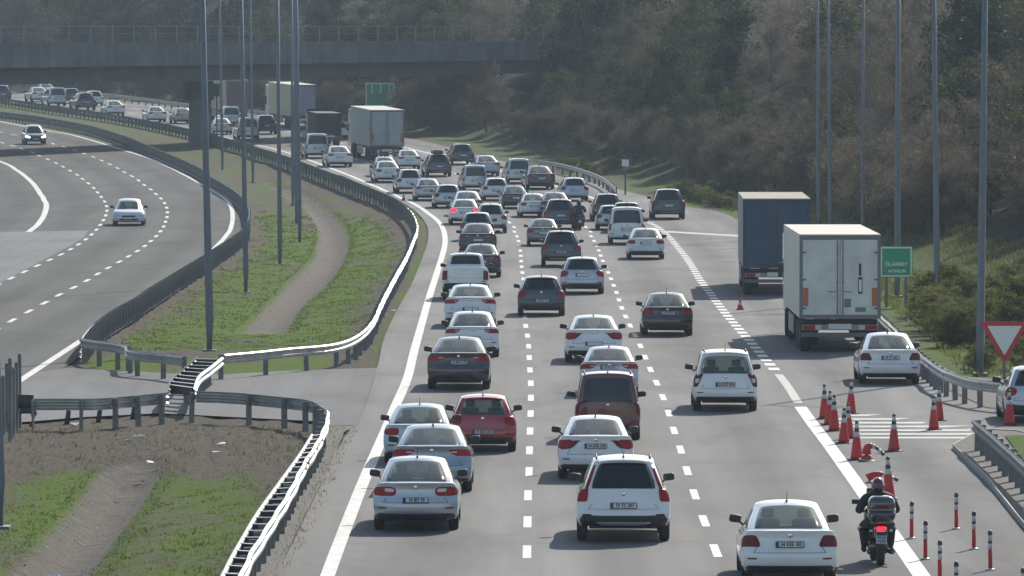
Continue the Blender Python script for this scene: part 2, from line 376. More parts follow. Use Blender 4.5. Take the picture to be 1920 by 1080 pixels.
def sheet(name, fl, fr, y0, y1, zo, m, nc=6, step=3.0, zf=None, kind='structure', ref=lambda Y: cRL(Y)):
    V = []; F = []; LA = []; n = max(1, int((y1 - y0) / step))
    for j in range(n + 1):
        Y = lerp(y0, y1, j / n); a, b = fl(Y), fr(Y)
        for i in range(nc + 1):
            x = lerp(a, b, i / nc); LA.append(x - ref(Y)); V.append((x, Y, (zf(x, Y) if zf else zroad(Y)) + zo))
    for j in range(n):
        for i in range(nc): F.append((j*(nc+1)+i, j*(nc+1)+i+1, (j+1)*(nc+1)+i+1, (j+1)*(nc+1)+i))
    me = meshdata(name, V, F, m, True); at = me.attributes.new('lat', 'FLOAT', 'POINT'); at.data.foreach_set('value', LA); return tag(link(name, me), kind=kind)
sheet("right_carriageway", plx, prx, 30, 860, 0, M_ASPH, 8, 2.5)
sheet("left_carriageway", lambda Y: cLR(Y) - 34, lambda Y: cLR(Y) + .75, 30, 860, 0, M_ASPL, 8, 2.5, ref=lambda Y: cLR(Y))
def polysheet(name, px, zo, m, h=0):
    P = [hit(x, y, h) for x, y in px]; P = [Vector((p.x, p.y, zroad(p.y) + h + zo)) for p in P]
    return tag(link(name, meshdata(name, P, [tuple(range(len(P)))], m)), kind='structure')
polysheet("crossover_pavement", [(60,700),(125,690),(320,700),(420,702),(560,694),(707,690),(690,745),(672,797),(600,800),(590,790),(300,775),(160,782),(-60,800),(-60,770)], .004, M_APRON)
polysheet("concrete_lane_patch", [(-140,560),(-140,436),(60,434),(165,432),(158,445),(130,462),(70,494),(0,530)], .004, M_CONC)
polysheet("shoulder_gravel_strip", [(517,1080),(440,1140),(470,1080),(540,945),(600,840),(614,800),(672,798),(645,810),(625,860),(600,912),(565,980)], .004, M_GRAVEL)
# markings
def curve_strip(name, cx, y0, y1, w, m, zo=.006, step=3.0):
    return sheet(name, lambda Y: cx(Y) - w/2, lambda Y: cx(Y) + w/2, y0, y1, zo, m, 1, step)
def dashes(name, cx, ycs, ln, w, m, zo=.006):
    b = MB()
    for yc in ycs:
        n = 3; V = []
        for k in range(n + 1):
            Y = yc - ln/2 + ln*k/n; x = cx(Y); V += [(x - w/2, Y, zroad(Y) + zo), (x + w/2, Y, zroad(Y) + zo)]
        b.add(V, [(2*k, 2*k+1, 2*k+3, 2*k+2) for k in range(n)])
    return tag(b.obj(name, M_LINE if m is None else m), kind='structure')
curve_strip("left_edge_line", cRL, 110, 830, .28, M_LINE)
Yq = lambda y: hit(960, y).y
s0 = Yq(702); s1 = Yq(414)
curve_strip("right_edge_line", cRR, 100, s0 - 19, .34, M_LINE)
curve_strip("right_edge_line", cRR, s0 - 17, s0, .26, M_LINE2)
dashes("exit_lane_marking", cRR, [s0 + 3.5 + 3.05*k for k in range(int((s1 - s0 - 3)/3.05))], 1.6, .34, M_LINE)
curve_strip("right_edge_line", cRR, s1, 840, .26, M_LINE)
y0d = Yq(1035)
dashes("lane_marking", d1x, [y0d + 8.5*k for k in range(-3, 84)], 3.4, .17, None)
dashes("lane_marking", d2x, [y0d + 8.5*k + .3 for k in range(-3, 84)], 3.4, .17, None)
curve_strip("median_edge_line", cLR, 100, 860, .26, M_LINE)
y1d = Yq(601)
dashes("lane_marking", cLD2, [y1d + 8.8*k for k in range(-6, 60)], 3.6, .19, None)
dashes("lane_marking", cLD1, [y1d + 3 + 8.8*k for k in range(-6, 60)], 3.6, .19, None)
curve_strip("outer_edge_line", cLL, Yq(436), 600, .34, M_LINE)
polysheet("merge_line", [(1250,436),(1385,444),(1440,452),(1440,449),(1385,441),(1250,433)], .006, M_LINE2)
# hatched gore markings
b = MB()
for k, (yy, xa, xb, sk) in enumerate([(779,1556,1655,30),(786,1560,1712,34),(793,1566,1770,40),(800,1572,1826,50),(807,1580,1834,20),(814,1590,1838,8),(821,1600,1842,4)]):
    P = [hit(xa, yy+1.6), hit(xb - sk, yy+1.6), hit(xb, yy-2.2), hit(xb-sk*1.1, yy-1.6), hit(xa, yy-1.4)]
    b.add([Vector((p.x, p.y, zroad(p.y) + .006)) for p in P], [(0, 1, 2, 3, 4)])
tag(b.obj("gore_hatching", M_LINE2), kind='structure')
# wedge island at the right with a kerb
def island():
    T = [(1786,842),(1842,812),(1905,815),(2100,860),(2300,1140),(2060,1140),(1920,992),(1850,905)]
    P = [hit(x, y) for x, y in T]; n = len(P); c = sum(P, Vector()) / n
    V = [(p.x, p.y, 0) for p in P] + [(p.x, p.y, .13) for p in P]
    q = [p + (c - p).normalized() * .16 for p in P]; V += [(p.x, p.y, .13) for p in q] + [(p.x, p.y, .10) for p in q]
    F = []
    for k in range(n):
        l = (k + 1) % n
        for r in range(3): F.append((r*n+k, r*n+l, (r+1)*n+l, (r+1)*n+k))
    tag(link("kerb", meshdata("kerb", V, F, mat("kerb_concrete", (.3, .29, .27), .8, var=.25, vs=3))), kind='structure')
    tag(link("island_ground", meshdata("island_ground", [(p.x, p.y, .105) for p in q], [tuple(range(n))], M_GRAVEL)), kind='structure')
island()
polysheet("ramp_shoulder_gravel", [(1745,716),(1720,690),(1660,612),(1665,600),(1730,668),(1800,706),(1990,722),(1990,775),(1850,765)], .02, M_GRAVEL)
polysheet("island_grass", [(1885,818),(2000,815),(2200,900),(2200,960),(1960,905),(1915,858)], .02, M_GROUND, .12)
for a_, b_ in (((1370,742),(1740,728)), ((560,905),(1640,886)), ((640,1020),(1700,1010)), ((800,560),(1180,553))):
    P = catmull([hit(*a_), hit((a_[0]+b_[0])/2, (a_[1]+b_[1])/2 + 2), hit(*b_)], .4); V = []; F = []
    for k, p in enumerate(P):
        j = .05*math.sin(k*.9) + .04*math.sin(k*2.3); V += [(p.x, p.y + j - .022, zroad(p.y)+.003), (p.x, p.y + j + .022, zroad(p.y)+.003)]
    F = [(2*k, 2*k+2, 2*k+3, 2*k+1) for k in range(len(P)-1)]
    tag(link("crack_seal", meshdata("crack_seal", V, F, mat("crack_tar", (.05,.05,.05), .7))), kind='structure')
# ------------------------------------------------------------------ guard rails
PROF = [(0,0),(.0,.02),(.055,.05),(.055,.10),(.0,.135),(.0,.175),(.055,.21),(.055,.26),(0,.29),(0,.31)]
def guardrail(label, W, side=1, spacing=2.0, height=RH, postlen=.9, pmat=M_GALVD, cat='guardrail', group=None, base=None, wob=0.0, rail_mat=M_GALV, maxp=98, behind=.14, low_band=False):
    D = even(catmull(W, .8), .8)
    if len(D) < 3: D = catmull(W, .3)
    o = thing("guardrail", D[0], label, cat, group)
    rz = random.Random(int(D[0].x * 100)); V = []; F = []; n = len(PROF)
    ph = rz.random() * 6
    for i, p in enumerate(D):
        t = (D[min(i+1, len(D)-1)] - D[max(i-1, 0)]); t.z = 0; t.normalize(); nrm = Vector((t.y, -t.x, 0)) * side
        wv = wob * (math.sin(i*.9 + ph) + .6*math.sin(i*.37 + 2*ph))
        for dx, dz in PROF:
            q = p + nrm * (dx + wv) + Vector((0, 0, height - .31 + dz + wv * .6)); V.append(q - D[0])
    for i in range(len(D)-1):
        for k in range(n-1): F.append((i*n+k, (i+1)*n+k, (i+1)*n+k+1, i*n+k+1))
    me = meshdata("beam", V, F, rail_mat, False)
    bm = bmesh.new(); bm.from_mesh(me); bmesh.ops.solidify(bm, geom=bm.faces[:], thickness=.008); bm.to_mesh(me); bm.free()
    link("beam", me, o)
    if low_band:  # beam copied lower down to fill the dark band between posts
        me2 = me.copy(); me2.name = "lower_band"; q = link("lower_band", me2, o); q.location = (0, 0, -.34)
    pts = even(D, spacing); pd = None
    rest = pts[maxp:]; pts = pts[:maxp]
    if len(rest) > 1:
        m = MB()
        for p in rest:
            c_ = p - D[0]; m.box(c_.x-.07, c_.x+.07, c_.y-.06, c_.y+.06, c_.z+height-postlen, c_.z+height-.03)
        q = m.obj("post", pmat, o); q['kind'] = 'stuff'
    for i, p in enumerate(pts):
        t = (pts[min(i+1, len(pts)-1)] - pts[max(i-1, 0)]); t.z = 0
        if t.length < 1e-4: continue
        if pd is None:
            m = MB(); m.box(-.075, .075, -.03, .03, -(postlen - .05), 0); m.box(-.02, .10, -.04, .04, -.2, -.05)
            pd = m.data("post", pmat)
        q = link("post", pd, o); nrm = Vector((t.y, -t.x, 0)).normalized() * side
        q.location = p - D[0] - nrm * (behind-.04) + Vector((0, 0, height - .02)); q.rotation_euler = (rz.uniform(-.03, .03), rz.uniform(-.03, .03), math.atan2(-nrm.y, -nrm.x) + math.pi)
    return o
M_RAILD = mat('dull_rail_steel', (.12,.125,.135), .55, .3, var=.2, vs=2)
guardrail("long steel guardrail on tall dark posts between the left carriageway and the grass median", wA, -1, 1.5, postlen=1.3, rail_mat=M_RAILD, low_band=True)
guardrail("bright guardrail curving from the median gap up the crowded carriageway", wB[:15], 1, 3.0, postlen=1.1, wob=.012)
guardrail("dull dark guardrail running from the small red cone to the far bend", wB[14:], 1, 2.3, postlen=1.15, rail_mat=M_RAILD, low_band=True)
guardrail("short dented grey guardrail closing the median beyond the gap, left of the lamp post", track([(152,634),(190,640),(232,646),(243,657),(300,662),(352,669)]), 1, 1.9, wob=.012)
guardrail("grey guardrail across the median before the gap, ending at the tall grey stakes", track([(62,748),(120,748),(180,748),(240,742),(322,735)]), -1, 1.25, wob=.01)
lowR = track([(365,734),(440,736),(520,742),(570,749),(598,758),(612,775),(607,800),(590,832),(560,882),(535,930),(505,975),(490,1000),(470,1032),(446,1080),(425,1120),(405,1160)])
guardrail("bright battered guardrail curving towards the camera beside the crowded carriageway", lowR, -1, 2.0, wob=.018)
def ladder(label, Lp, Rp, n, railL=True, group=None):
    """double barrier: beam(s) and dark spacers on posts between them"""
    L = even(catmull(Lp, .3), .3); Rr = even(catmull(Rp, .3), .3)
    o = thing("spaced_barrier", L[0], label, 'barrier', group)
    def beam(D, side, nm, bm_=None):
        V = []; F = []; k_ = len(PROF)
        for i, p in enumerate(D):
            t = (D[min(i+1, len(D)-1)] - D[max(i-1, 0)]); t.z = 0; t.normalize(); nr = Vector((t.y, -t.x, 0)) * side
            for dx, dz in PROF: V.append(p + nr*dx + Vector((0,0,RH-.31+dz)) - L[0])
        for i in range(len(D)-1):
            for k in range(k_-1): F.append((i*k_+k, (i+1)*k_+k, (i+1)*k_+k+1, i*k_+k+1))
        me = meshdata(nm, V, F, bm_ or M_GALV); bm = bmesh.new(); bm.from_mesh(me)
        bmesh.ops.solidify(bm, geom=bm.faces[:], thickness=.008); bm.to_mesh(me); bm.free(); link(nm, me, o)
    beam(L, -1, "beam", M_GALVD)
    if railL: beam(Rr, 1, "beam")
    for k in range(n):
        t = (k + .5) / n; a = L[min(len(L)-1, int(t*(len(L)-1)))]; c = Rr[min(len(Rr)-1, int(t*(len(Rr)-1)))]
        m = MB(); d = (c - a); wd = d.length; ang = math.atan2(d.y, d.x)
        Mx = Matrix.Translation(a - L[0]) @ Matrix.Rotation(ang, 4, 'Z')
        m.box(.03, wd-.03, -.05, .05, RH-.26, RH-.04, 0, Mx); q = m.obj("spacer", M_TRIM2, o)
        m = MB()
        m.box(wd*.5-.06, wd*.5+.06, .06, .12, -.25, RH-.05, 0, Mx); m.obj("post", M_GALVD, o)
        m = MB(); m.box(.03, wd-.03, -.055, .055, RH-.038, RH-.026, 0, Mx); m.obj("spacer_cap", M_GALV, o)
    return o
M_TRIM2 = mat("dark_spacer_steel", (.035, .038, .045), .6, .2)
ladder("dark double barrier with rows of spacers running towards the camera at the bottom", track([(584,812),(560,850),(520,905),(480,960),(450,1010),(430,1045),(405,1095)]), track([(606,808),(588,838),(558,888),(528,942),(498,990),(466,1042),(440,1100)]), 26, railL=False)
ladder("short dark spaced barrier linking the guardrails at the foot of the big lamp post", track([(320,722),(322,712),(345,690),(372,667)]), track([(363,728),(372,704),(395,686),(417,668)]), 9)
# right side rails
guardrail("weathered guardrail curving round the merging ramp under the yield sign", track([(1560,520),(1600,552),(1650,590),(1690,628),(1722,660),(1760,688),(1792,702),(1838,713),(1920,722),(2000,728)]), 1, 2.0, postlen=.95, wob=.03)
guardrail("dark guardrail on the gravel island at the right edge", track([(1826,786),(1832,792),(1850,806),(1880,832),(1920,868),(1990,935),(2080,1020)], RH, .1), 1, 2.0, postlen=.95, rail_mat=M_RAILD, wob=.01)
guardrail("thin pale guardrail on the far right verge below the small white sign", track([(1010,300),(1050,306),(1095,318),(1130,332),(1155,352)]), 1, 4.0)
guardrail("far hazy guardrail behind the white lorry under the bridge", track([(150,170),(260,182),(400,200),(540,212),(632,224),(668,240)]), 1, 4.0)
# stakes at the left edge
for k, (x, yb, yt) in enumerate([(6,812,705),(13,800,682),(19,822,672),(25,816,690),(31,800,680),(37,798,664)]):
    p = hit(x, yb); h = (yb - yt) / (FPX / p.y)
    m = MB(); m.box(-.05, .05, -.05, .05, -.3, h); m.box(-.03, .03, -.03, .03, h, h + .02)
    o = m.obj("stake", mat("stake_grey", (.16, .165, .16), .8, var=.3, vs=4), None, bevel=.008); o.location = p
    tag(o, "tall grey stake in the cluster at the left edge by the median gap", "stake", "tall grey stakes at the left edge")
def odd(px, py, label, name, cat, fn):
    m = MB(); mt = fn(m); o = m.obj(name, mt, None, True); o.location = hit(px, py); tag(o, label, cat); return o
def broken(m):
    m.tube([(-.2,0,0),(-.14,.0,.35),(-.3,0,.8)], .09, 8); m.box(-.55,-.15,-.08,.08,.5,.85); m.box(-.5,-.1,-.1,.1,.35,.5); return M_TRIM2
odd(74, 800, "broken dark guardrail end leaning beside the tall grey stakes", "broken_rail_end", "rail end", broken)
for x, y, l in ((125,790,"short dark leaning stub standing nearest the stakes"),(184,786,"short dark leaning stub under the middle of the near cross rail"),(248,783,"short dark leaning stub at the right end of the near cross rail")):
    odd(x, y, l, "post_stub", "stub", lambda m: (m.tube([(0,0,-.1),(.06,0,.3)], [.08,.07], 6), M_TRIM2)[1])
# ------------------------------------------------------------------ bridge
def bridge():
    L = Vector((-85, 492, 0)); Rr = Vector((36, 640, 0))
    P0 = at_depth(0, 80, 524); P1 = at_depth(1020, 77, 596)
    d = (P1 - P0); 
    def at(t, dz): p = P0 + d * t; return Vector((p.x, p.y, dz(t)))
    top = lambda t: lerp(10.84, 11.13, t); mid = lambda t: lerp(8.84, 9.45, t); bot = lambda t: lerp(7.5, 8.25, t)
    t0, t1 = -1.0, 1.75; back = Vector((-d.y, d.x, 0)).normalized() * 10
    o = thing("bridge", at(.5, lambda t: 0), "grey concrete road bridge crossing the motorway with a railing on top", "bridge")
    org = o.location.copy()
    def prism(nm, z1, z2, off0, off1, m):
        n = back.normalized(); V = []
        for t in (t0, t1):
            for zf, of in ((z1, off0), (z1, off1), (z2, off1), (z2, off0)): V.append(at(t, zf) + n*of - org)
        link(nm, meshdata(nm, V, [(0,1,5,4),(1,2,6,5),(2,3,7,6),(3,0,4,7),(3,2,1,0),(4,5,6,7)], m), o)
    prism("parapet", top, mid, 0, .35, M_BCON)
    prism("deck", lambda t: mid(t) + .55, lambda t: mid(t)+.1, .35, 10, M_BCON)
    prism("girder", lambda t: mid(t) + .1, bot, 1.0, 1.7, M_BCOND)
    for k in (3.4, 5.8, 8.2): prism("girder", lambda t: mid(t) + .1, bot, k, k + .7, M_BCOND)
    prism("parapet", top, mid, 10, 10.35, M_BCON)
    prism("handrail", lambda t: top(t) + 1.32, lambda t: top(t) + 1.26, .12, .18, M_POLE)
    prism("handrail", lambda t: top(t) + .72, lambda t: top(t) + .68, .12, .18, M_POLE)
    m = MB(); m.box(-.05, .05, -.05, .05, 0, 1.32); pd = m.data("railing_post", M_POLE)
    N = int((t1 - t0) * d.length / 3.1)
    for k in range(min(N, 98)):
        t = -.55 + k * 3.1 / d.length
        if t > t1: break
        q = link("railing_post", pd, o); q.location = at(t, top) + back.normalized() * .15 - org
    # pier
    tp = .428; c = at(tp, lambda t: 0) + back * .5; zb = zroad(c.y) - 1.5 - .9
    ang = math.atan2(d.y, d.x)
    m = MB(); Mx = Matrix.Translation(c - org) @ Matrix.Rotation(ang, 4, 'Z')
    m.box(-.62, .62, -.75, .75, zb, 6.2, 0, Mx); m.obj("pier_column", mat("pier_concrete", (.17, .19, .21), .85, var=.15, vs=.7), o, bevel=.08)
    m = MB(); m.box(-.8, .8, -.9, 1.2, 6.1, 7.7, 0, Mx); m.obj("pier_cap", M_BCON, o, bevel=.1)
    for tt in (-.82, 1.3):
        c = at(tt, lambda t: 0) + back * .5; m = MB(); Mx = Matrix.Translation(c - org) @ Matrix.Rotation(ang, 4, 'Z')
        m.box(-1.5, 1.5, -5.5, 5.5, -1, 8.3, 0, Mx); m.obj("abutment", M_BCON, o)
bridge()
# ------------------------------------------------------------------ lamp posts
def lamp(px, yb, r0, lean, label, H=13.5, side=1, arm=True, h=0.0):
    for _ in range(4):
        p = hit(px, yb, h); h = zg(p.x, p.y) - zroad(p.y) + (.03 if _ < 3 else 0)
        if p.x > 0: h = 0
    p = hit(px, yb, h); o = thing("lamp_post", p, label, "lamp post", "lamp posts beside the motorway")
    m = MB(); m.tube([(0,0,-.6),(0,0,1.0),(lean*H*.5,0,H*.5),(lean*H,0,H)], [r0,r0,r0*.8,r0*.6], 12); m.obj("pole", M_POLE, o, True)
    m = MB(); m.tube([(lean*H,0,H-.1),(lean*H+side*.8,0,H+.5),(lean*H+side*2,0,H+.6)], .05, 8); m.obj("arm", M_POLE, o, True)
    m = MB(); m.box(lean*H+side*1.9-.1, lean*H+side*1.9+.6*side if side>0 else lean*H+side*1.9+.1, -.15, .15, H+.52, H+.64) if side > 0 else m.box(lean*H-2.5, lean*H-1.9, -.15, .15, H+.52, H+.64)
    m.obj("lamp_head", M_TRIM, o, bevel=.03)
    m = MB(); m.box(-r0*1.7, r0*1.7, -r0*1.7, r0*1.7, -.1, .05); m.obj("base_plate", M_GALVD, o)
for a in [(393,658,.135,-.018,"big grey lamp post rising from the spaced barrier in the median",13.5,-1),
          (461,549,.12,-.014,"grey lamp post in the median, next beyond the big one",13.5,-1),
          (525,496,.12,-.008,"grey lamp post in the median left of the drainage channel",13.5,-1),
          (562,455,.115,-.012,"grey lamp post standing at the bend of the drainage channel",14,-1),
          (556,420,.115,-.008,"slim lamp post half hidden, middle one of the tight cluster",14,-1),
          (549,385,.11,-.004,"slim lamp post left one of the tight cluster",14,-1),
          (474,343,.11,-.012,"distant lamp post in the median right of the bridge pier",15,-1),
          (417,320,.11,-.014,"distant lamp post in the median just right of the bridge pier",15,-1),
          (-3,990,.15,-.028,"lamp post cut by the left edge of the photo at the bottom",13.5,-1),
          (1838,702,.13,.010,"lamp post beside the yield sign, rightmost in the photo",13.5,1),
          (1757,592,.12,-.012,"lamp post among green shrubs, second from the right",13.5,1),
          (1682,556,.13,.002,"lamp post in front of the green sign by the lorry",13.5,1),
          (1618,470,.10,.0,"slim lamp post above the white lorry",14,1),
          (1557,452,.11,-.012,"right one of the close pair of lamp posts behind the lorries",14,1),
          (1535,440,.11,-.008,"left one of the close pair of lamp posts behind the lorries",14,1)]:
    lamp(a[0], a[1], a[2], a[3], a[4], a[5], a[6])
# ------------------------------------------------------------------ writing
def lettering(txt, size, m, parent, loc, name="lettering", rot=(math.pi/2,0,0), sx=1.0, bold=.0):
    c = bpy.data.curves.new("t", 'FONT'); c.body = txt; c.size = size; c.align_x = 'CENTER'; c.align_y = 'CENTER'; c.extrude = .002; c.offset = bold; c.resolution_u = 2
    t = bpy.data.objects.new("t", c); me = bpy.data.meshes.new_from_object(t); me.name = name
    bpy.data.objects.remove(t); bpy.data.curves.remove(c); me.materials.clear(); me.materials.append(m)
    o = link(name, me, parent); o.location = loc; o.rotation_euler = rot; o.scale = (sx, 1, 1); return o
# ------------------------------------------------------------------ signs
def signs():
    # yield
    p = hit(1883, 712); sc = p.y / FPX; o = thing("yield_sign", p, "large white triangular yield sign with red border at the right edge", "road sign")
    zt = (712 - 603) * sc; zb = (712 - 682) * sc; hw = 46 * sc
    def tri(nm, k, y, m, rnd):
        c = Vector((0, zt - (zt - zb) * .33)); P = [Vector((-hw, zt)), Vector((hw, zt)), Vector((0, zb))]; pts = []
        for i in range(3):
            a = P[i]; b_, c_ = P[(i-1) % 3], P[(i+1) % 3]; e1 = a.lerp(b_, rnd); e2 = a.lerp(c_, rnd)
            for t in (0, .25, .5, .75, 1): pts.append(e1.lerp(a, t).lerp(a.lerp(e2, t), t))
        pts = [c + (q - c) * k for q in pts]; n = len(pts)
        V = [(q.x, y, q.y) for q in pts] + [(q.x, y + .02, q.y) for q in pts]
        link(nm, meshdata(nm, V, [tuple(range(n))[::-1], tuple(range(n, 2*n))] + [(i, (i+1) % n, n+(i+1) % n, n+i) for i in range(n)], m), o)
    tri("red_border", 1.0, -.03, M_RED, .07); tri("white_panel", .70, -.055, M_WHITE, .03)
    m = MB(); m.tube([(0,.04,-.3),(0,.04,zt-.1)], .045, 8); m.obj("pole", M_GALVD, o)
    # green place sign
    def board(name, px0, py0, px1, py1, Y, label, m, border, posts, th=.04):
        a = at_depth(px0, py1, Y); c = at_depth(px1, py0, Y); w_, h_ = c.x - a.x, c.z - a.z
        z0 = zg((a.x + c.x)/2, Y); o = thing(name, ((a.x + c.x)/2, Y, z0), label, "road sign"); zz = a.z - z0
        q = MB(); q.box(-w_/2, w_/2, 0, th, zz, zz + h_); q.obj("board", m, o, bevel=.006)
        if border:
            q = MB(); t = border
            for x0, x1, z_0, z_1 in ((-w_/2+.03, w_/2-.03, zz+h_-.03-t, zz+h_-.03), (-w_/2+.03, w_/2-.03, zz+.03, zz+.03+t), (-w_/2+.03, -w_/2+.03+t, zz+.03+t, zz+h_-.03-t), (w_/2-.03-t, w_/2-.03, zz+.03+t, zz+h_-.03-t)):
                q.box(x0, x1, -.006, -.001, z_0, z_1)
            q.obj("border", M_WHITE, o)
        for xx in posts:
            q = MB(); q.tube([(xx*w_, th+.06, -.5), (xx*w_, th+.06, zz+h_*.9)], .06, 8); q.obj("pole", M_GALVD, o)
        return o, w_, h_, zz
    o, w_, h_, zz = board("direction_sign", 1650, 462, 1711, 520, 262, "green sign with two lines of white place names beside the white lorry", M_GREEN, .05, (-.3, .3))
    lettering("İSLAMBEY", .20, M_WHITE, o, (0, -.004, zz + h_*.42), bold=.004); lettering("AYVALIM", .17, M_WHITE, o, (.03, -.004, zz + h_*.2), bold=.004)
    o, w_, h_, zz = board("lane_sign", 685, 155, 740, 200, 605, "green sign with three white lane arrows under the bridge", M_GREEN, .09, (-.4, .4))
    for k, xx in enumerate((-.28, .02, .32)):
        q = MB(); q.box(xx*w_-.05, xx*w_+.05, -.012, -.001, zz+h_*.62, zz+h_*.93)
        q.add([(xx*w_-.13,-.012,zz+h_*.66),(xx*w_,-.012,zz+h_*.54),(xx*w_+.13,-.012,zz+h_*.66)], [(0,1,2)]); q.obj("arrow", M_WHITE, o)
    q = MB(); q.box(.22*w_, .44*w_, -.012, -.001, zz+h_*.3, zz+h_*.52); q.obj("white_panel", mat("sign_grey", (.45,.5,.5), .5), o)
    board("verge_sign", 1166, 299, 1179, 312, 440, "small white square sign on the far right verge", M_WHITE, 0, (0,))
    board("green_marker_sign", 400, 157, 412, 181, 560, "small green sign right of the bridge pier", M_GREEN, 0, (0,))
    for x, y in ((668, 240),):
        p = hit(x, y); m = MB(); m.tube([(0,0,-.2),(0,0,1.6)], .14, 8); q = m.obj("bollard", M_TRIM2); q.location = p
        tag(q, "dark bollard at the end of the far guardrail left of the lorry", "bollard")
signs()
# ------------------------------------------------------------------ cones and delineators
def cone(name="traffic_cone"):
    o = link(name, None); H = .92
    m = MB(); m.box(-.19, .19, -.19, .19, 0, .03); m.obj("base", M_TRIM, o, bevel=.01)
    prof = [(.15, .03), (.138, .10), (.045, .80), (.042, .86), (.03, .90)]
    def r(z): return interp([(z_, r_) for r_, z_ in prof], z)
    m = MB(); m.lathe([(r(z), z) for z in (.03, .1, .2, .35, .5, .54)], 16); m.obj("cone_body", M_ORANGE, o, True)
    m = MB(); m.lathe([(r(z)+.001, z) for z in (.54, .60, .66)], 16); m.obj("white_band", M_REFL, o, True)
    m = MB(); m.lathe([(r(z), z) for z in (.66, .7, .745)], 16); m.obj("dark_band", M_REFD, o, True)
    m = MB(); m.lathe([(r(z)+.001, z) for z in (.745, .80, .85)], 16); m.obj("white_band", M_REFL, o, True)
    m = MB(); m.lathe([(.043, .85), (.045, .88), (.03, .915), (.005, .92)], 16); m.obj("tip", M_REFD, o, True)
    return o
def copy_tree(o, parent=None):
    c = o.copy(); COL.objects.link(c); c.parent = parent
    for ch in o.children: copy_tree(ch, c)
    return c
c0 = cone(); first = True
for x, y, l in [(1546,785,"tall orange traffic cone at the far left end of the hatched gore"),(1555,796,"orange traffic cone second in the tight row on the gore"),(1564,808,"orange traffic cone third in the tight row on the gore"),
             (1595,776,"orange traffic cone farthest up the gore, right of the tight row"),(1582,831,"orange traffic cone beside the thick white line, overlapping another cone"),(1592,822,"orange traffic cone half hidden behind the one by the thick white line"),
             (1606,862,"orange traffic cone next to the bent cone"),(1676,846,"lone orange traffic cone in the middle of the hatched ramp"),(1751,806,"front one of the pair of orange cones at the right of the gore"),
             (1760,789,"rear one of the pair of orange cones at the right of the gore"),(1666,936,"orange traffic cone just beyond the motorcyclist's shoulder"),(1893,797,"orange cone behind the guardrail on the right island")]:
    c = c0 if first else copy_tree(c0); first = False
    c.location = hit(x, y); s_ = random.uniform(.96, 1.04); c.scale = (s_, s_, s_); c.rotation_euler = (random.uniform(-.03,.03), random.uniform(-.03,.03), random.uniform(-.4, .4))
    tag(c, l, "traffic cone", "orange traffic cones on the gore")
def small_cone(x, y, l, h=.45):
    o = thing("traffic_cone", hit(x, y), l, "traffic cone")
    m = MB(); m.box(-.16, .16, -.16, .16, 0, .04); m.obj("base", M_ORANGE, o)
    m = MB(); m.lathe([(.13,.04),(.085,.2)], 14); m.obj("cone_body", M_ORANGE, o, True)
    m = MB(); m.lathe([(.085,.2),(.06,.3)], 14); m.obj("white_band", M_REFL, o, True)
    m = MB(); m.lathe([(.06,.3),(.025,h)], 14); m.obj("tip", M_ORANGE, o, True)
small_cone(1388, 581, "small orange cone alone on the road left of the white lorry")
small_cone(757, 376, "small red cone on the thick white line by the far median guardrail")
def bent_cone(x, y, l, pts, flip=1, flat=False):
    o = thing("bent_traffic_cone", hit(x, y), l, "traffic cone")
    m = MB(); m.box(-.19, .19, -.19, .19, 0, .03, 0, Matrix.Rotation(R(8), 4, 'Y')); m.obj("base", M_REFL, o, bevel=.01)
    P = catmull([Vector((p[0]*flip, p[1], p[2])) for p in pts], .04); n = len(P)
    def rad(i): return lerp(.15 if 'bent over' in l else .10, .042, min(1, i / (n * .62)))
    cuts = [(0, .55, M_ORANGE, "cone_body"), (.55, .68, M_REFL, "white_band"), (.68, .78, M_REFD, "dark_band"), (.78, .92, M_REFL, "white_band"), (.92, 1, M_REFD, "tip")]
    for a, b_, mt, nm in cuts:
        i0, i1 = int(a*(n-1)), int(b_*(n-1)); m = MB(); m.tube(P[i0:i1+1], [rad(i) for i in range(i0, i1+1)], 12); m.obj(nm, mt, o, True)
bent_cone(1625, 864, "bent over orange cone with its striped tip hanging to the right", [(0,0,.03),(0,0,.22),(.02,-.02,.33),(.14,-.03,.36),(.28,-.04,.28),(.42,-.05,.14)])
bent_cone(1640, 905, "flattened orange cone bent sideways beyond the motorcyclist's helmet", [(-.17,0,.10),(-.08,0,.15),(.04,0,.19),(.18,-.02,.19),(.36,-.04,.13),(.54,-.06,.06)])
def delineator():
    o = link("delineator_post", None)
    m = MB(); m.lathe([(.10,0),(.10,.02),(.05,.035)], 16); m.obj("base", M_REFL, o, True)
    m = MB(); m.lathe([(.040,.02),(.040,.40)], 14); m.obj("tube", M_ORANGE, o, True)
    for z0, z1, mt, nm in ((.40,.51,M_REFL,"white_band"),(.51,.56,M_REFD,"dark_band"),(.56,.67,M_REFL,"white_band")):
        m = MB(); m.lathe([(.041,z0),(.041,z1)], 14); m.obj(nm, mt, o, True)
    m = MB(); m.lathe([(.043,.67),(.046,.71),(.035,.75),(.01,.765)], 14); m.obj("cap", M_REFD, o, True)
    return o
d0 = delineator(); first = True
for x, y, l in [(1709,1010,"red and white flexible post, farthest of the left row by the motorcyclist"),(1735,1049,"red and white flexible post, middle of the left row by the motorcyclist"),(1762,1089,"red and white flexible post, nearest of the left row"),
             (1793,992,"red and white flexible post, farthest of the right row on the ramp"),(1826,1030,"red and white flexible post, second of the right row on the ramp"),(1857,1069,"red and white flexible post, third of the right row on the ramp"),
             (1793,1132,"striped top of a flexible post cut by the bottom edge between the rows"),(1919,1145,"flexible post cut by the bottom right corner")]:
    c = d0 if first else copy_tree(d0); first = False; c.location = hit(x, y); c.rotation_euler = (0, random.uniform(-.02,.03), random.uniform(0, 3))
    tag(c, l, "delineator", "flexible posts on the ramp")
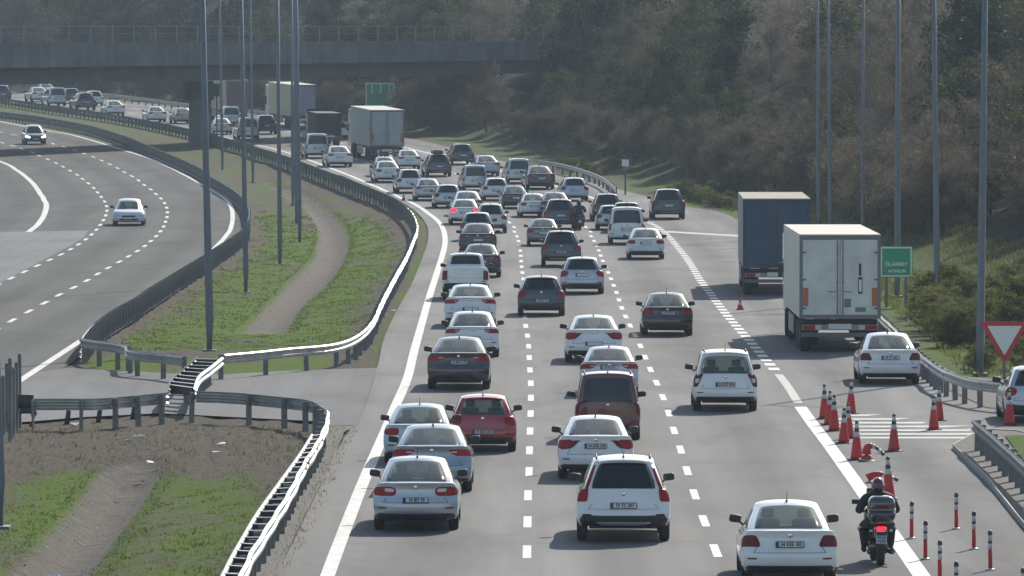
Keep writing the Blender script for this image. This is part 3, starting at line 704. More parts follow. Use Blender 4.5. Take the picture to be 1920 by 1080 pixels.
# litter
for k, (x, y, l) in enumerate([(280,872,"white bottle lying at the head of the lower drainage channel"),(104,1057,"white plastic scrap in the lower drainage channel"),(260,832,"white scrap in the grass below the spaced barrier"),
             (243,831,"small white scrap left of another in the median grass"),(413,836,"white scrap beside the dark double barrier"),(140,800,"pale crumpled litter right of the tall grey stakes"),
             (407,849,"torn paper in the grass left of the dark double barrier"),(530,357,"white scrap at the top of the far drainage channel"),(585,627,"white scrap near the bright guardrail bend"),(737,585,"pale scrap on the gravel inside the guardrail")]):
    m = MB(); rr = random.Random(k)
    P = [(rr.uniform(-.16,.16), rr.uniform(-.1,.1), rr.uniform(0,.1)) for _ in range(9)]
    bm = bmesh.new(); [bm.verts.new(p) for p in P]; bmesh.ops.convex_hull(bm, input=bm.verts); me = bpy.data.meshes.new("litter"); bm.to_mesh(me); bm.free()
    me.materials.append(M_WHITE); o = link("litter", me); p = hit(x, y, -.2 if k < 3 else -.05); o.location = (p.x, p.y, zg(p.x, p.y) + .02); tag(o, l, "litter", "scraps of litter in the median")
# ------------------------------------------------------------------ cars
BASE = dict(L=4.6, W=1.80, H=1.47, WB=2.68, ro=.98, zb=.27, rw=.315, g=(-.38,.72,2.62,1.72), hb=.80, ht=.585, crown=.04,
            top=[(-.98,1.0),(-.88,1.045),(-.4,1.03),(.4,.96),(2.4,.93),(2.8,.90),(3.3,.78),(3.62,.62)],
            rear=[(0,.10),(.12,.02),(.3,0),(.48,.01),(.56,.05),(.85,.09),(1,.05)], win=(.10,.90,.86,.80), gl='L')
def mk(**k): d = dict(BASE); d.update(k); return d
TYPES = {
 'sedan': mk(),
 'liftback': mk(g=(-.55,.62,2.62,1.7), H=1.45, top=[(-.98,1.04),(-.9,1.09),(-.55,1.06),(.4,.97),(2.4,.93),(2.8,.90),(3.3,.78),(3.62,.62)], L=4.7, ro=1.02),
 'hatch': mk(L=4.1, H=1.47, W=1.75, ro=.74, WB=2.58, gl='D', g=(-.60,-.22,2.45,1.55), hb=.77, ht=.575,
            top=[(-.74,.93),(-.68,.99),(-.3,.97),(.4,.93),(2.2,.92),(2.7,.86),(3.1,.72),(3.36,.6)], rear=[(0,.10),(.12,.02),(.35,0),(.5,.03),(.8,.06),(1,.10)], win=(.06,.84,.84,.80), spoiler=1),
 'suv': mk(L=4.6, H=1.69, W=1.88, ro=.86, WB=2.72, zb=.34, rw=.355, gl='D', g=(-.72,-.30,2.55,1.7), hb=.82, ht=.60,
            top=[(-.86,1.02),(-.8,1.09),(-.3,1.08),(.4,1.05),(2.3,1.03),(2.9,.98),(3.4,.86),(3.74,.7)], rear=[(0,.12),(.12,.02),(.35,0),(.45,.04),(.8,.08),(1,.12)], win=(.06,.86,.83,.80), spoiler=1, rails=1),
 'mpv': mk(L=4.5, H=1.66, W=1.76, ro=.72, WB=2.8, zb=.3, gl='D', g=(-.62,-.34,2.75,1.75), hb=.80, ht=.63,
            top=[(-.72,.98),(-.66,1.05),(-.3,1.04),(.4,1.0),(2.4,.98),(2.9,.92),(3.4,.8),(3.78,.65)], rear=[(0,.10),(.12,.02),(.35,0),(.45,.03),(.8,.05),(1,.08)], win=(.04,.80,.90,.86), spoiler=1, rails=1),
 'van': mk(L=4.4, H=1.84, W=1.79, ro=.70, WB=2.7, zb=.3, gl='D', g=(-.63,-.50,2.6,1.55), hb=.84, ht=.70,
            top=[(-.70,1.04),(-.66,1.07),(-.3,1.07),(.4,1.05),(2.2,1.02),(2.8,.98),(3.3,.85),(3.7,.65)], rear=[(0,.08),(.1,.01),(.3,0),(.42,.03),(.8,.04),(1,.05)], win=(.04,.84,.86,.86), rails=1),
 'pickup': mk(L=5.25, H=1.84, W=1.86, ro=1.2, WB=3.1, zb=.52, rw=.38, gl='D', g=(.45,.62,3.05,2.2), hb=.80, ht=.64,
            top=[(-1.2,1.32),(-1.1,1.33),(.3,1.32),(.6,1.22),(2.6,1.18),(3.2,1.12),(3.7,1.0),(4.05,.8)], rear=[(0,.06),(.2,.0),(.24,.06),(.9,.08),(1,.08)], win=(.30,.90,.84,.84), rails=0),
}
LAMPS = {   # segments: surface, rows (w, u0, u1), material
 'oval':  [('b', [(.64,.58,.84),(.67,.50,.97),(.75,.47,1.0),(.84,.50,1.0),(.885,.60,.95)], M_TAIL), ('b2', [(.74,.53,.72),(.80,.52,.76),(.84,.58,.74)], M_TAILW)],
 'wide':  [('b', [(.72,.66,1.0),(.78,.52,1.0),(.86,.46,1.0),(.90,.50,.98)], M_TAIL), ('b2', [(.80,.50,.66),(.84,.50,.66)], M_TAILW)],
 'point': [('b', [(.60,.80,.92),(.66,.70,1.0),(.74,.62,1.0),(.82,.60,1.0),(.88,.70,.98)], M_TAIL), ('b2', [(.62,.70,.78),(.70,.58,.70),(.80,.50,.62),(.86,.42,.62)], M_TAILD)],
 'trap':  [('b', [(.60,.66,1.0),(.66,.64,1.0),(.76,.68,1.0),(.86,.74,.99),(.88,.78,.96)], M_TAILD)],
 'round': [('b', [(.64,.66,.84),(.68,.60,.96),(.76,.58,1.0),(.84,.60,.98),(.88,.66,.88)], M_TAIL)],
 'hat':   [('b', [(.62,.84,1.0),(.68,.72,1.0),(.80,.66,1.0),(.90,.70,1.0),(.95,.80,.98)], M_TAIL)],
 'tall':  [('b', [(.66,.84,.98),(.70,.80,1.0),(.86,.80,1.0),(1.0,.84,1.0)], M_TAIL), ('g', [(.02,.93,1.0),(.2,.90,.99),(.45,.89,.97),(.85,.90,.97)], M_TAIL)],
 'tri':   [('b', [(.52,.90,.99),(.6,.86,1.0),(.8,.80,1.0),(.96,.76,1.0),(1.0,.84,1.0)], M_TAILD), ('b2', [(.66,.86,.95),(.82,.82,.95)], M_TAILW)],
 'post':  [('b', [(.55,.91,1.0),(.6,.90,1.0),(.92,.90,1.0),(.95,.91,1.0)], M_TAILD)],
 'tailg': [('b', [(.38,.80,1.0),(.42,.79,1.0),(.80,.80,1.0),(.84,.82,1.0)], M_TAILD)],
}
def smoothed(tab, x, r=.10):
    return (interp(tab, x - r) + 2*interp(tab, x) + interp(tab, x + r)) / 4
def car_fns(P):
    y0 = -P['ro']; y1 = y0 + P['L']; hW = P['W']/2; zb = P['zb']; rw = P['rw']
    SEC = [(0,.93),(.1,.975),(.35,1),(.7,.992),(.88,.965),(1,.90)]
    def zt(y): return smoothed(P['top'], y)
    def body(u, v, w_):
        fr = .16*(1-w_) + .30*w_**3
        y = lerp(y0 + smoothed(P['rear'], w_, .03) + .17*abs(u)**4.5, y1 - fr*.8 - .34*abs(u)**3, v)
        z0 = zb - (.06 if .18 < v < .8 else 0)
        for yc in (0, P['WB']):
            d = abs(y - yc); ra = rw + .055
            if d < ra and .04 < v < .96: z0 = max(z0, rw + math.sqrt(ra*ra - d*d))
        top = zt(y) - .035*u*u*(.4 if v < .15 else 1) - .02*abs(u)**8
        z = lerp(z0, top, w_)
        wz = (z - zb) / max(.2, top - zb)
        hw = hW * smoothed(SEC, wz, .05)
        dr = y - y0; df = y1 - y
        hw *= (1 - .055*max(0, 1 - dr/.6)**2) * (1 - .13*max(0, 1 - df/.9)**2)
        return Vector((u*hw, y, z))
    g0, g1, g2, g3_ = P['g']; H = P['H']
    def gh(u, v, w_):
        yr = lerp(g0, g1, w_ ** 1.15) ; yf = lerp(g2, g3_, w_ ** .9)
        y = lerp(yr + .07*abs(u)**4, yf - .12*abs(u)**3, v)
        zbse = zt(lerp(g0, g2, v)) - .05
        roof = H - .055*(2*v - .75)**2 - P['crown']*u*u - .03*abs(u)**6
        z = lerp(zbse, roof, w_)
        hw = lerp(P['hb'], P['ht'], w_ ** 1.25) * (1 - .05*(1 - min(1, v/.2))**2) * (1 - .07*max(0, (v-.75)/.25)**2)
        return Vector((u*hw, y, z))
    return body, gh, zt
def box_surface(fn, US, VS, WS, bevel, ang=38, skip=None):
    bm = bmesh.new(); cache = {}
    def vt(u, v, w_):
        k = (round(u,4), round(v,4), round(w_,4))
        if k not in cache: cache[k] = bm.verts.new(fn(u, v, w_))
        return cache[k]
    def face(a):
        try: bm.faces.new(a)
        except ValueError: pass
    for A, B, f in ((US, WS, lambda a, b: (a, 0, b)), (US, WS, lambda a, b: (-a, 1, b)), (VS, WS, lambda a, b: (1, a, b)), (VS, WS, lambda a, b: (-1, 1-a, b)), (US, VS, lambda a, b: (a, b, 1)), (US, VS, lambda a, b: (-a, b, 0))):
        for i in range(len(A)-1):
            for j in range(len(B)-1):
                if skip and A is US and B is WS and skip((A[i], A[i+1]), (B[j], B[j+1]), 0): continue
                face([vt(*f(A[i], B[j])), vt(*f(A[i+1], B[j])), vt(*f(A[i+1], B[j+1])), vt(*f(A[i], B[j+1]))])
    bmesh.ops.recalc_face_normals(bm, faces=bm.faces[:])
    es = [e for e in bm.edges if len(e.link_faces) == 2 and e.calc_face_angle(0) > R(ang)]
    bmesh.ops.bevel(bm, geom=es, offset=bevel, segments=3, affect='EDGES', profile=.5, clamp_overlap=True)
    for f in bm.faces: f.smooth = True
    return bm
def bm2me(bm, name, m):
    me = bpy.data.meshes.new(name); bm.to_mesh(me); bm.free(); me.materials.append(m); return me
def patch(fn, rows, m_cols, off, name, m, thick=.012, sub=3, out=None):
    """panel lying on a surface fn(a, b): rows are (b, a0, a1)"""
    RR = []
    for (b0, l0, r0), (b1, l1, r1) in zip(rows, rows[1:]):
        for k in range(sub): t = k/sub; RR.append((lerp(b0,b1,t), lerp(l0,l1,t), lerp(r0,r1,t)))
    RR.append(rows[-1]); V = []; n = m_cols + 1; e = 1e-3
    for b_, l, r in RR:
        for i in range(n):
            a = lerp(l, r, i/m_cols); p = fn(a, b_); da = fn(a + e, b_) - fn(a - e, b_); db = fn(a, b_ + e) - fn(a, b_ - e)
            N = da.cross(db); N = N.normalized() if N.length > 1e-9 else Vector((0,-1,0))
            if out and N.dot(out) < 0: N = -N
            V.append((p + N*off, p + N*(off - thick)))
    F = []; tot = len(V); nr = len(RR)
    for j in range(nr-1):
        for i in range(m_cols): F.append((j*n+i, j*n+i+1, (j+1)*n+i+1, (j+1)*n+i))
    ring = [i for i in range(n)] + [j*n+n-1 for j in range(1, nr)] + [(nr-1)*n+i for i in range(n-2, -1, -1)] + [j*n for j in range(nr-2, 0, -1)]
    for a, b_ in zip(ring, ring[1:] + ring[:1]): F.append((a, a+tot, b_+tot, b_))
    me = meshdata(name, [v[0] for v in V] + [v[1] for v in V], F, m, True)
    bm = bmesh.new(); bm.from_mesh(me); bmesh.ops.recalc_face_normals(bm, faces=bm.faces[:]); bm.to_mesh(me); bm.free(); return me
REAR = Vector((0, -1, .3)); FRONT = Vector((0, 1, .3))
US = [-1,-.97,-.9,-.78,-.6,-.4,-.2,0,.2,.4,.6,.78,.9,.97,1]
WS = [0,.06,.14,.24,.34,.44,.54,.66,.78,.88,.95,1]
PART = {}
def wheel_parts(rw):
    k = ('wheel', rw)
    if k in PART: return PART[k]
    M = Matrix.Rotation(math.pi/2, 4, 'Y'); a = .105
    m = MB(); m.lathe([(rw*.62,-a),(rw*.9,-a),(rw*.98,-a*.8),(rw,-a*.45),(rw,a*.45),(rw*.98,a*.8),(rw*.9,a),(rw*.62,a)], 28, M); ty = m.data("tyre", M_DARK, True)
    m = MB(); m.lathe([(rw*.64,-a*.8),(rw*.64,a*.8)], 20, M)
    for q in range(5):
        t = 2*math.pi*q/5; Mx = Matrix.Rotation(t, 4, 'X')
        m.box(-a*.98, a*.98, -.03, .03, .03, rw*.6, 0, Mx)
    m.lathe([(.05,-a*1.0),(.05,a*1.0)], 10, M); ri = m.data("rim", M_RIM)
    PART[k] = (ty, ri); return PART[k]
def car_parts(ty, lamp, trim, plate_w, lvl, glass, lit, front, roofc=None):
    """list of (name, mesh, paint?, extra) for one kind of car; cached and shared by its copies"""
    key = (ty, lamp, trim, plate_w, lvl, glass, lit, front)
    if key in PART: return PART[key]
    P = TYPES[ty]; body, gh, zt = car_fns(P); out = []; y0 = -P['ro']; y1 = y0 + P['L']; hW = P['W']/2
    nV = 56 if lvl > 0 else 30; VS = [i/nV for i in range(nV+1)]
    dummy = mat("paint_slot", (.5,.5,.5))
    out.append(("body", bm2me(box_surface(body, US, VS, WS, .022), "body", dummy), 1))
    GV = [0,.04,.12,.25,.4,.55,.7,.82,.92,.97,1]
    w0, w1, u0, u1 = P['win']; clear = (glass or P['gl']) == 'L'; GM = M_CLEAR if clear else M_GLASS
    if clear: u0 = u1 = max(u0, u1)
    hu = u1 - .025; CU = sorted(set(US + ([hu, -hu] if clear else []))); CW = [0,.15,.3,.45,.6,.75,.88,.96,1]
    if clear: CU = [u for u in CU if abs(abs(u) - hu) < 1e-6 or abs(abs(u) - hu) > .04]; CW = sorted([0,.3,.45,.6,.75,.96,1] + [w0+.02, w1-.02])
    skip = (lambda a, b_, v: clear and max(abs(a[0]), abs(a[1])) <= hu + 1e-6 and min(b_) >= w0 + .019 and max(b_) <= w1 - .019) 
    out.append(("cabin", bm2me(box_surface(gh, CU, GV, CW, .03, 30, skip), "cabin", dummy), 1))
    if clear:
        m = MB(); zz = zt(.5)
        for x in (-.34, .34): m.box(x-.22, x+.22, 1.25, 1.4, zz-.3, zz+.13); m.box(x-.12, x+.12, 1.27, 1.37, zz+.15, zz+.33)
        yb_ = P['g'][0] + .75; m.box(-.6, .6, yb_, yb_+.12, zz-.3, zz+.06)
        for x in (-.36, .36): m.box(x-.12, x+.12, yb_+.01, yb_+.09, zz+.05, zz+.20)
        out.append(("seats", m.data("seats", M_SEAT, True, .04, 2), 0))
    hsw = (w1 - w0)
    rows = [(w0, -u0*.94, u0*.94), (w0+.03, -u0*.985, u0*.985), (w0+hsw*.3, -u0, u0), (w1-.10, -u1*1.0, u1*1.0), (w1-.03, -u1*.97, u1*.97), (w1, -u1*.86, u1*.86)]
    out.append(("rear_window", patch(lambda a, b_: gh(a, 0, b_), rows, 10, .006, "rear_window", GM, out=REAR), 0))
    out.append(("windscreen", patch(lambda a, b_: gh(a, 1, b_), [(.1,-.9,.9),(.5,-.88,.88),(.93,-.86,.86)], 8, .006, "windscreen", M_CLEAR if clear else M_GLASS, out=FRONT), 0))
    for s in (-1, 1):
        r0 = .07 if ty != 'pickup' else .06
        for va, vb, na in ((r0+.02, .30, .2), (.33, .62, .65), (.65, .92, .88)):
            sh = .06 if va < .1 else 0; sh2 = .07 if vb > .9 else 0
            out.append(("side_window", patch(lambda a, b_, s=s: gh(s, a, b_), [(.14, va, vb),(.5, va+sh*.6, vb-sh2*.4),(.86, va+sh*1.3, vb-sh2)], 5, .005, "side_window", M_GLASS, out=Vector((s,0,0))), 0))
    # lamps
    for s in (-1, 1):
        k = 0
        for seg, rows, m in LAMPS[lamp]:
            rr = [(b_, s*l, s*r) for b_, l, r in rows]
            if lit and m in (M_TAIL, M_TAILD): m = M_BRAKE if not k else m
            off = .020 if seg == 'b2' else .012
            fn = (lambda a, b_: gh(a, 0, b_)) if seg == 'g' else (lambda a, b_: body(a, 0, b_))
            out.append(("tail_lamp" if not k else "lamp_section", patch(fn, rr, 5, off, "tail_lamp", m, .02, out=REAR), 0 if not k else 2)); k += 1
    # lower trim
    if trim:
        out.append(("bumper_trim", patch(lambda a, b_: body(a, 0, b_), [(0,-.95,.95),(trim*.6,-.97,.97),(trim,-.90,.90)], 12, .010, "bumper_trim", M_TRIM, out=REAR), 0))
    if ty == 'suv': out.append(("skid_plate", patch(lambda a, b_: body(a, 0, b_), [(.03,-.5,.5),(.10,-.62,.62),(.12,-.6,.6)], 8, .02, "skid_plate", mat("silver_plastic",(.35,.36,.37),.5), out=REAR), 0))
    if lvl > 0:
        sm = mat("panel_gap", (.02,.02,.022), .8)
        for rows in ([(.46,-.78,.78),(.468,-.78,.78)], [(.47,-.785,-.775),(.6,-.70,-.69)], [(.47,.775,.785),(.6,.69,.70)]):
            out.append(("panel_gap", patch(lambda a, b_: body(a, 0, b_), rows, 10, .003, "panel_gap", sm, .006, out=REAR), 0))
        pb = body(0, 0, .88); m = MB(); m.lathe([(.045,0),(.045,.012),(.03,.02)], 14, Matrix.Translation(pb + Vector((0,-.012,0))) @ Matrix.Rotation(math.pi/2, 4, 'X')); out.append(("badge", m.data("badge", M_CHROME, True), 0))
        for s in (-1, 1):
            out.append(("reflector", patch(lambda a, b_: body(a, 0, b_), [(.30, s*.72, s*.9),(.335, s*.72, s*.9)], 3, .012, "reflector", M_TAILD, out=REAR), 0))
    # plate
    pw = body(0, 0, plate_w); nrm = (body(0,0,plate_w+.02)-body(0,0,plate_w-.02)); tl = math.atan2(nrm.y, nrm.z)
    Mp = Matrix.Translation(pw + Vector((0,-.03,0))) @ Matrix.Rotation(-tl, 4, 'X')
    m = MB(); m.box(-.265,.265,-.006,.03,-.06,.06,0,Mp); out.append(("plate_frame", m.data("plate_frame", M_BLACK), 0))
    m = MB(); m.box(-.20,.25,-.010,-.006,-.048,.048,0,Mp); m.box(-.25,-.20,-.010,-.006,-.048,.048,1,Mp); out.append(("license_plate", m.data("license_plate", [M_PLATE, M_PBLUE]), 3, Mp))
    # mirrors
    for s in (-1, 1):
        pm = Vector((s*(P['hb'] + .125), lerp(P['g'][2], P['g'][3], .12) - .25, zt(2.2) + .10)); m = MB()
        m.box(-.115,.115,-.06,.06,-.075,.075,0,Matrix.Translation(pm) @ Matrix.Rotation(-s*.12, 4, 'Y')); me = m.data("side_mirror", M_TRIM, True, .045, 3)
        out.append(("side_mirror", me, 4))
        m = MB(); m.tube([pm - Vector((s*.07,0,.05)), Vector((s*(P['hb']-.03), pm.y+.02, pm.z-.13))], .022, 6); out.append(("mirror_arm", m.data("mirror_arm", M_TRIM), 2))
    # roof things
    if P.get('rails') and lvl > 0:
        for s in (-1, 1):
            m = MB(); pts = [gh(s*.9, v, 1) + Vector((0,0,.0 if v in (.1,.75) else .04)) for v in (.1,.15,.3,.5,.7,.75)]
            m.tube(pts, .018, 6); out.append(("roof_rail", m.data("roof_rail", M_TRIM, True), 0))
    if P.get('spoiler'):
        m = MB(); g1 = P['g'][1]; pts = []
        V = []; N = 10
        for i in range(N+1):
            u = -.86 + 1.72*i/N; p = gh(u, 0, 1); q = gh(u, .07, 1)
            V += [q + Vector((0,0,.006)), p + Vector((0,-.14 + .05*abs(u)**2,-.02)), p + Vector((0,-.14+.05*abs(u)**2,-.05)), p + Vector((0,.03,-.05))]
        F = []
        for i in range(N):
            for k in range(4): F.append((4*i+k, 4*i+(k+1) % 4, 4*(i+1)+(k+1) % 4, 4*(i+1)+k))
        F += [(0,1,2,3), (4*N+3,4*N+2,4*N+1,4*N)]
        me = meshdata("spoiler", V, F, dummy); bm = bmesh.new(); bm.from_mesh(me); bmesh.ops.recalc_face_normals(bm, faces=bm.faces[:]); bm.to_mesh(me); bm.free()
        out.append(("spoiler", me, 1))
    m = MB(); pa = gh(0, .09, 1)
    if ty in ('sedan', 'hatch', 'mpv'): m.tube([pa, pa + Vector((0,-.16,.2))], [.008,.005], 5); m.box(-.02,.02,-.04,.03,-.02,.03,0,Matrix.Translation(pa))
    else: m.add([pa+Vector((-.025,-.08,0)), pa+Vector((.025,-.08,0)), pa+Vector((0,.1,0)), pa+Vector((0,-.09,.075))], [(0,1,3),(1,2,3),(2,0,3),(0,2,1)])
    out.append(("antenna", m.data("antenna", M_TRIM), 0))
    m = MB(); zc = P['zb'] - .06
    m.box(-hW+.26, hW-.26, y0+.2, y1-.5, zc, P['zb']+.35); m.tube([(.42,y0+.02,zc+.04),(.42,y0+.5,zc+.04)], .03, 8); out.append(("underbody_light_block", m.data("underbody_light_block", M_DARK), 0))  # dark box added under the car to block light; exhaust pipe included
    if front:
        for s in (-1, 1):
            out.append(("headlamp", patch(lambda a, b_: body(a, 1, b_), [(.60,s*.66,s*.92),(.68,s*.56,s*.98),(.80,s*.60,s*.99),(.86,s*.72,s*.97)], 5, .012, "headlamp", M_HEAD if lit else M_HEADO, .02, out=FRONT), 0))
        out.append(("grille", patch(lambda a, b_: body(a, 1, b_), [(.52,-.34,.34),(.6,-.5,.5),(.74,-.46,.46)], 8, .012, "grille", M_TRIM, out=FRONT), 0))
        out.append(("bumper_intake", patch(lambda a, b_: body(a, 1, b_), [(.1,-.5,.5),(.2,-.66,.66),(.34,-.58,.58)], 8, .012, "bumper_intake", M_TRIM, out=FRONT), 0))
        pf = body(0, 1, .42); m = MB(); m.box(-.26,.26,0,.03,-.055,.055,0,Matrix.Translation(pf)); out.append(("license_plate", m.data("license_plate", M_PLATE), 0))
    PART[key] = out; return out
PAINT = {}
def paint(c):
    """car paint by colour name"""
    C = dict(white=((.70,.72,.74),0,.32), silver=((.42,.45,.49),.45,.3), grey=((.16,.17,.19),.5,.3), bluegrey=((.24,.29,.36),.5,.3), black=((.012,.013,.017),0,.2),
             darkgrey=((.05,.055,.065),.4,.28), navy=((.02,.03,.055),.3,.25), red=((.33,.012,.022),.1,.25), darkred=((.095,.002,.010),.05,.35), beige=((.33,.29,.22),.3,.35),
             paleblue=((.45,.53,.60),.1,.3), green=((.03,.06,.05),.1,.4), plum=((.045,.032,.038),.3,.25), offwhite=((.62,.62,.60),0,.35))
    col, me, ro = C[c]; return mat(c + "_car_paint", col, ro, me, 1.0, var=.05, vs=1.6)
def make_car(ty, xl, xr, yb, col, label, lamp='wide', trim=.13, plate=.60, txt=None, glass=None, lit=False, front=False, group="cars queuing on the crowded carriageway", turn=0.0, cat="car", cap=None, width=None, name=None):
    P = TYPES[ty]; p = hit((xl+xr)/2, yb); s = FPX / p.y; W = (xr - xl) / s
    sc = min(1.07, max(.95, W / P['W'])); lvl = 2 if s > 55 else (1 if s > 34 else 0)
    Y = p.y; ref = cRR if cat != 'oncoming' else cLR
    head = -math.atan2(ref(Y + 8) - ref(Y - 8), 16) if not (xl > 1200 and yb < 760 and xl > 1500) else 0
    if yb < 420 and xl > 1200: head = .02
    slope = math.atan2(zroad(Y+3) - zroad(Y-3), 6)
    if front:
        p = p + Vector((0, P['WB']*sc, 0)); p.z = zroad(p.y)
        head += math.pi; slope = -slope
    o = thing(name or {'sedan':'sedan_car','liftback':'sedan_car','hatch':'hatchback_car','suv':'suv_car','mpv':'family_car','van':'small_van','pickup':'pickup_truck'}[ty], p, label, "car" if cat == 'oncoming' else cat, group, head + turn)
    o.rotation_euler[0] = slope; o.scale = (sc, sc, sc)
    pm = paint(col); last = None
    for it in car_parts(ty, lamp, trim, plate, lvl, glass, lit, front):
        nm, me, kd = it[0], it[1], it[2]
        q = link(nm, me, last if kd == 2 else o)
        if kd == 1 or (kd == 4 and col in cap_cols and False):
            q.material_slots[0].link = 'OBJECT'; q.material_slots[0].material = pm
        if kd != 2: last = q
        if kd == 3 and txt and lvl > 0:
            t = lettering(txt, .105, M_BLACK, q, (0,0,0), "lettering", (0,0,0), .80, .003); t.matrix_local = it[3] @ Matrix.Translation((.025,-.0125,0)) @ Matrix.Rotation(math.pi/2, 4, 'X') @ Matrix.Diagonal((.8,1,1,1))
    ty_, ri = wheel_parts(P['rw'])
    for y in (0, P['WB']):
        for s_ in (-1, 1):
            q = link("wheel", ty_, o); q.location = (s_*(P['W']/2 - .125), y, P['rw'])
            if lvl > 0: link("rim", ri, q)
    return o
cap_cols = ()
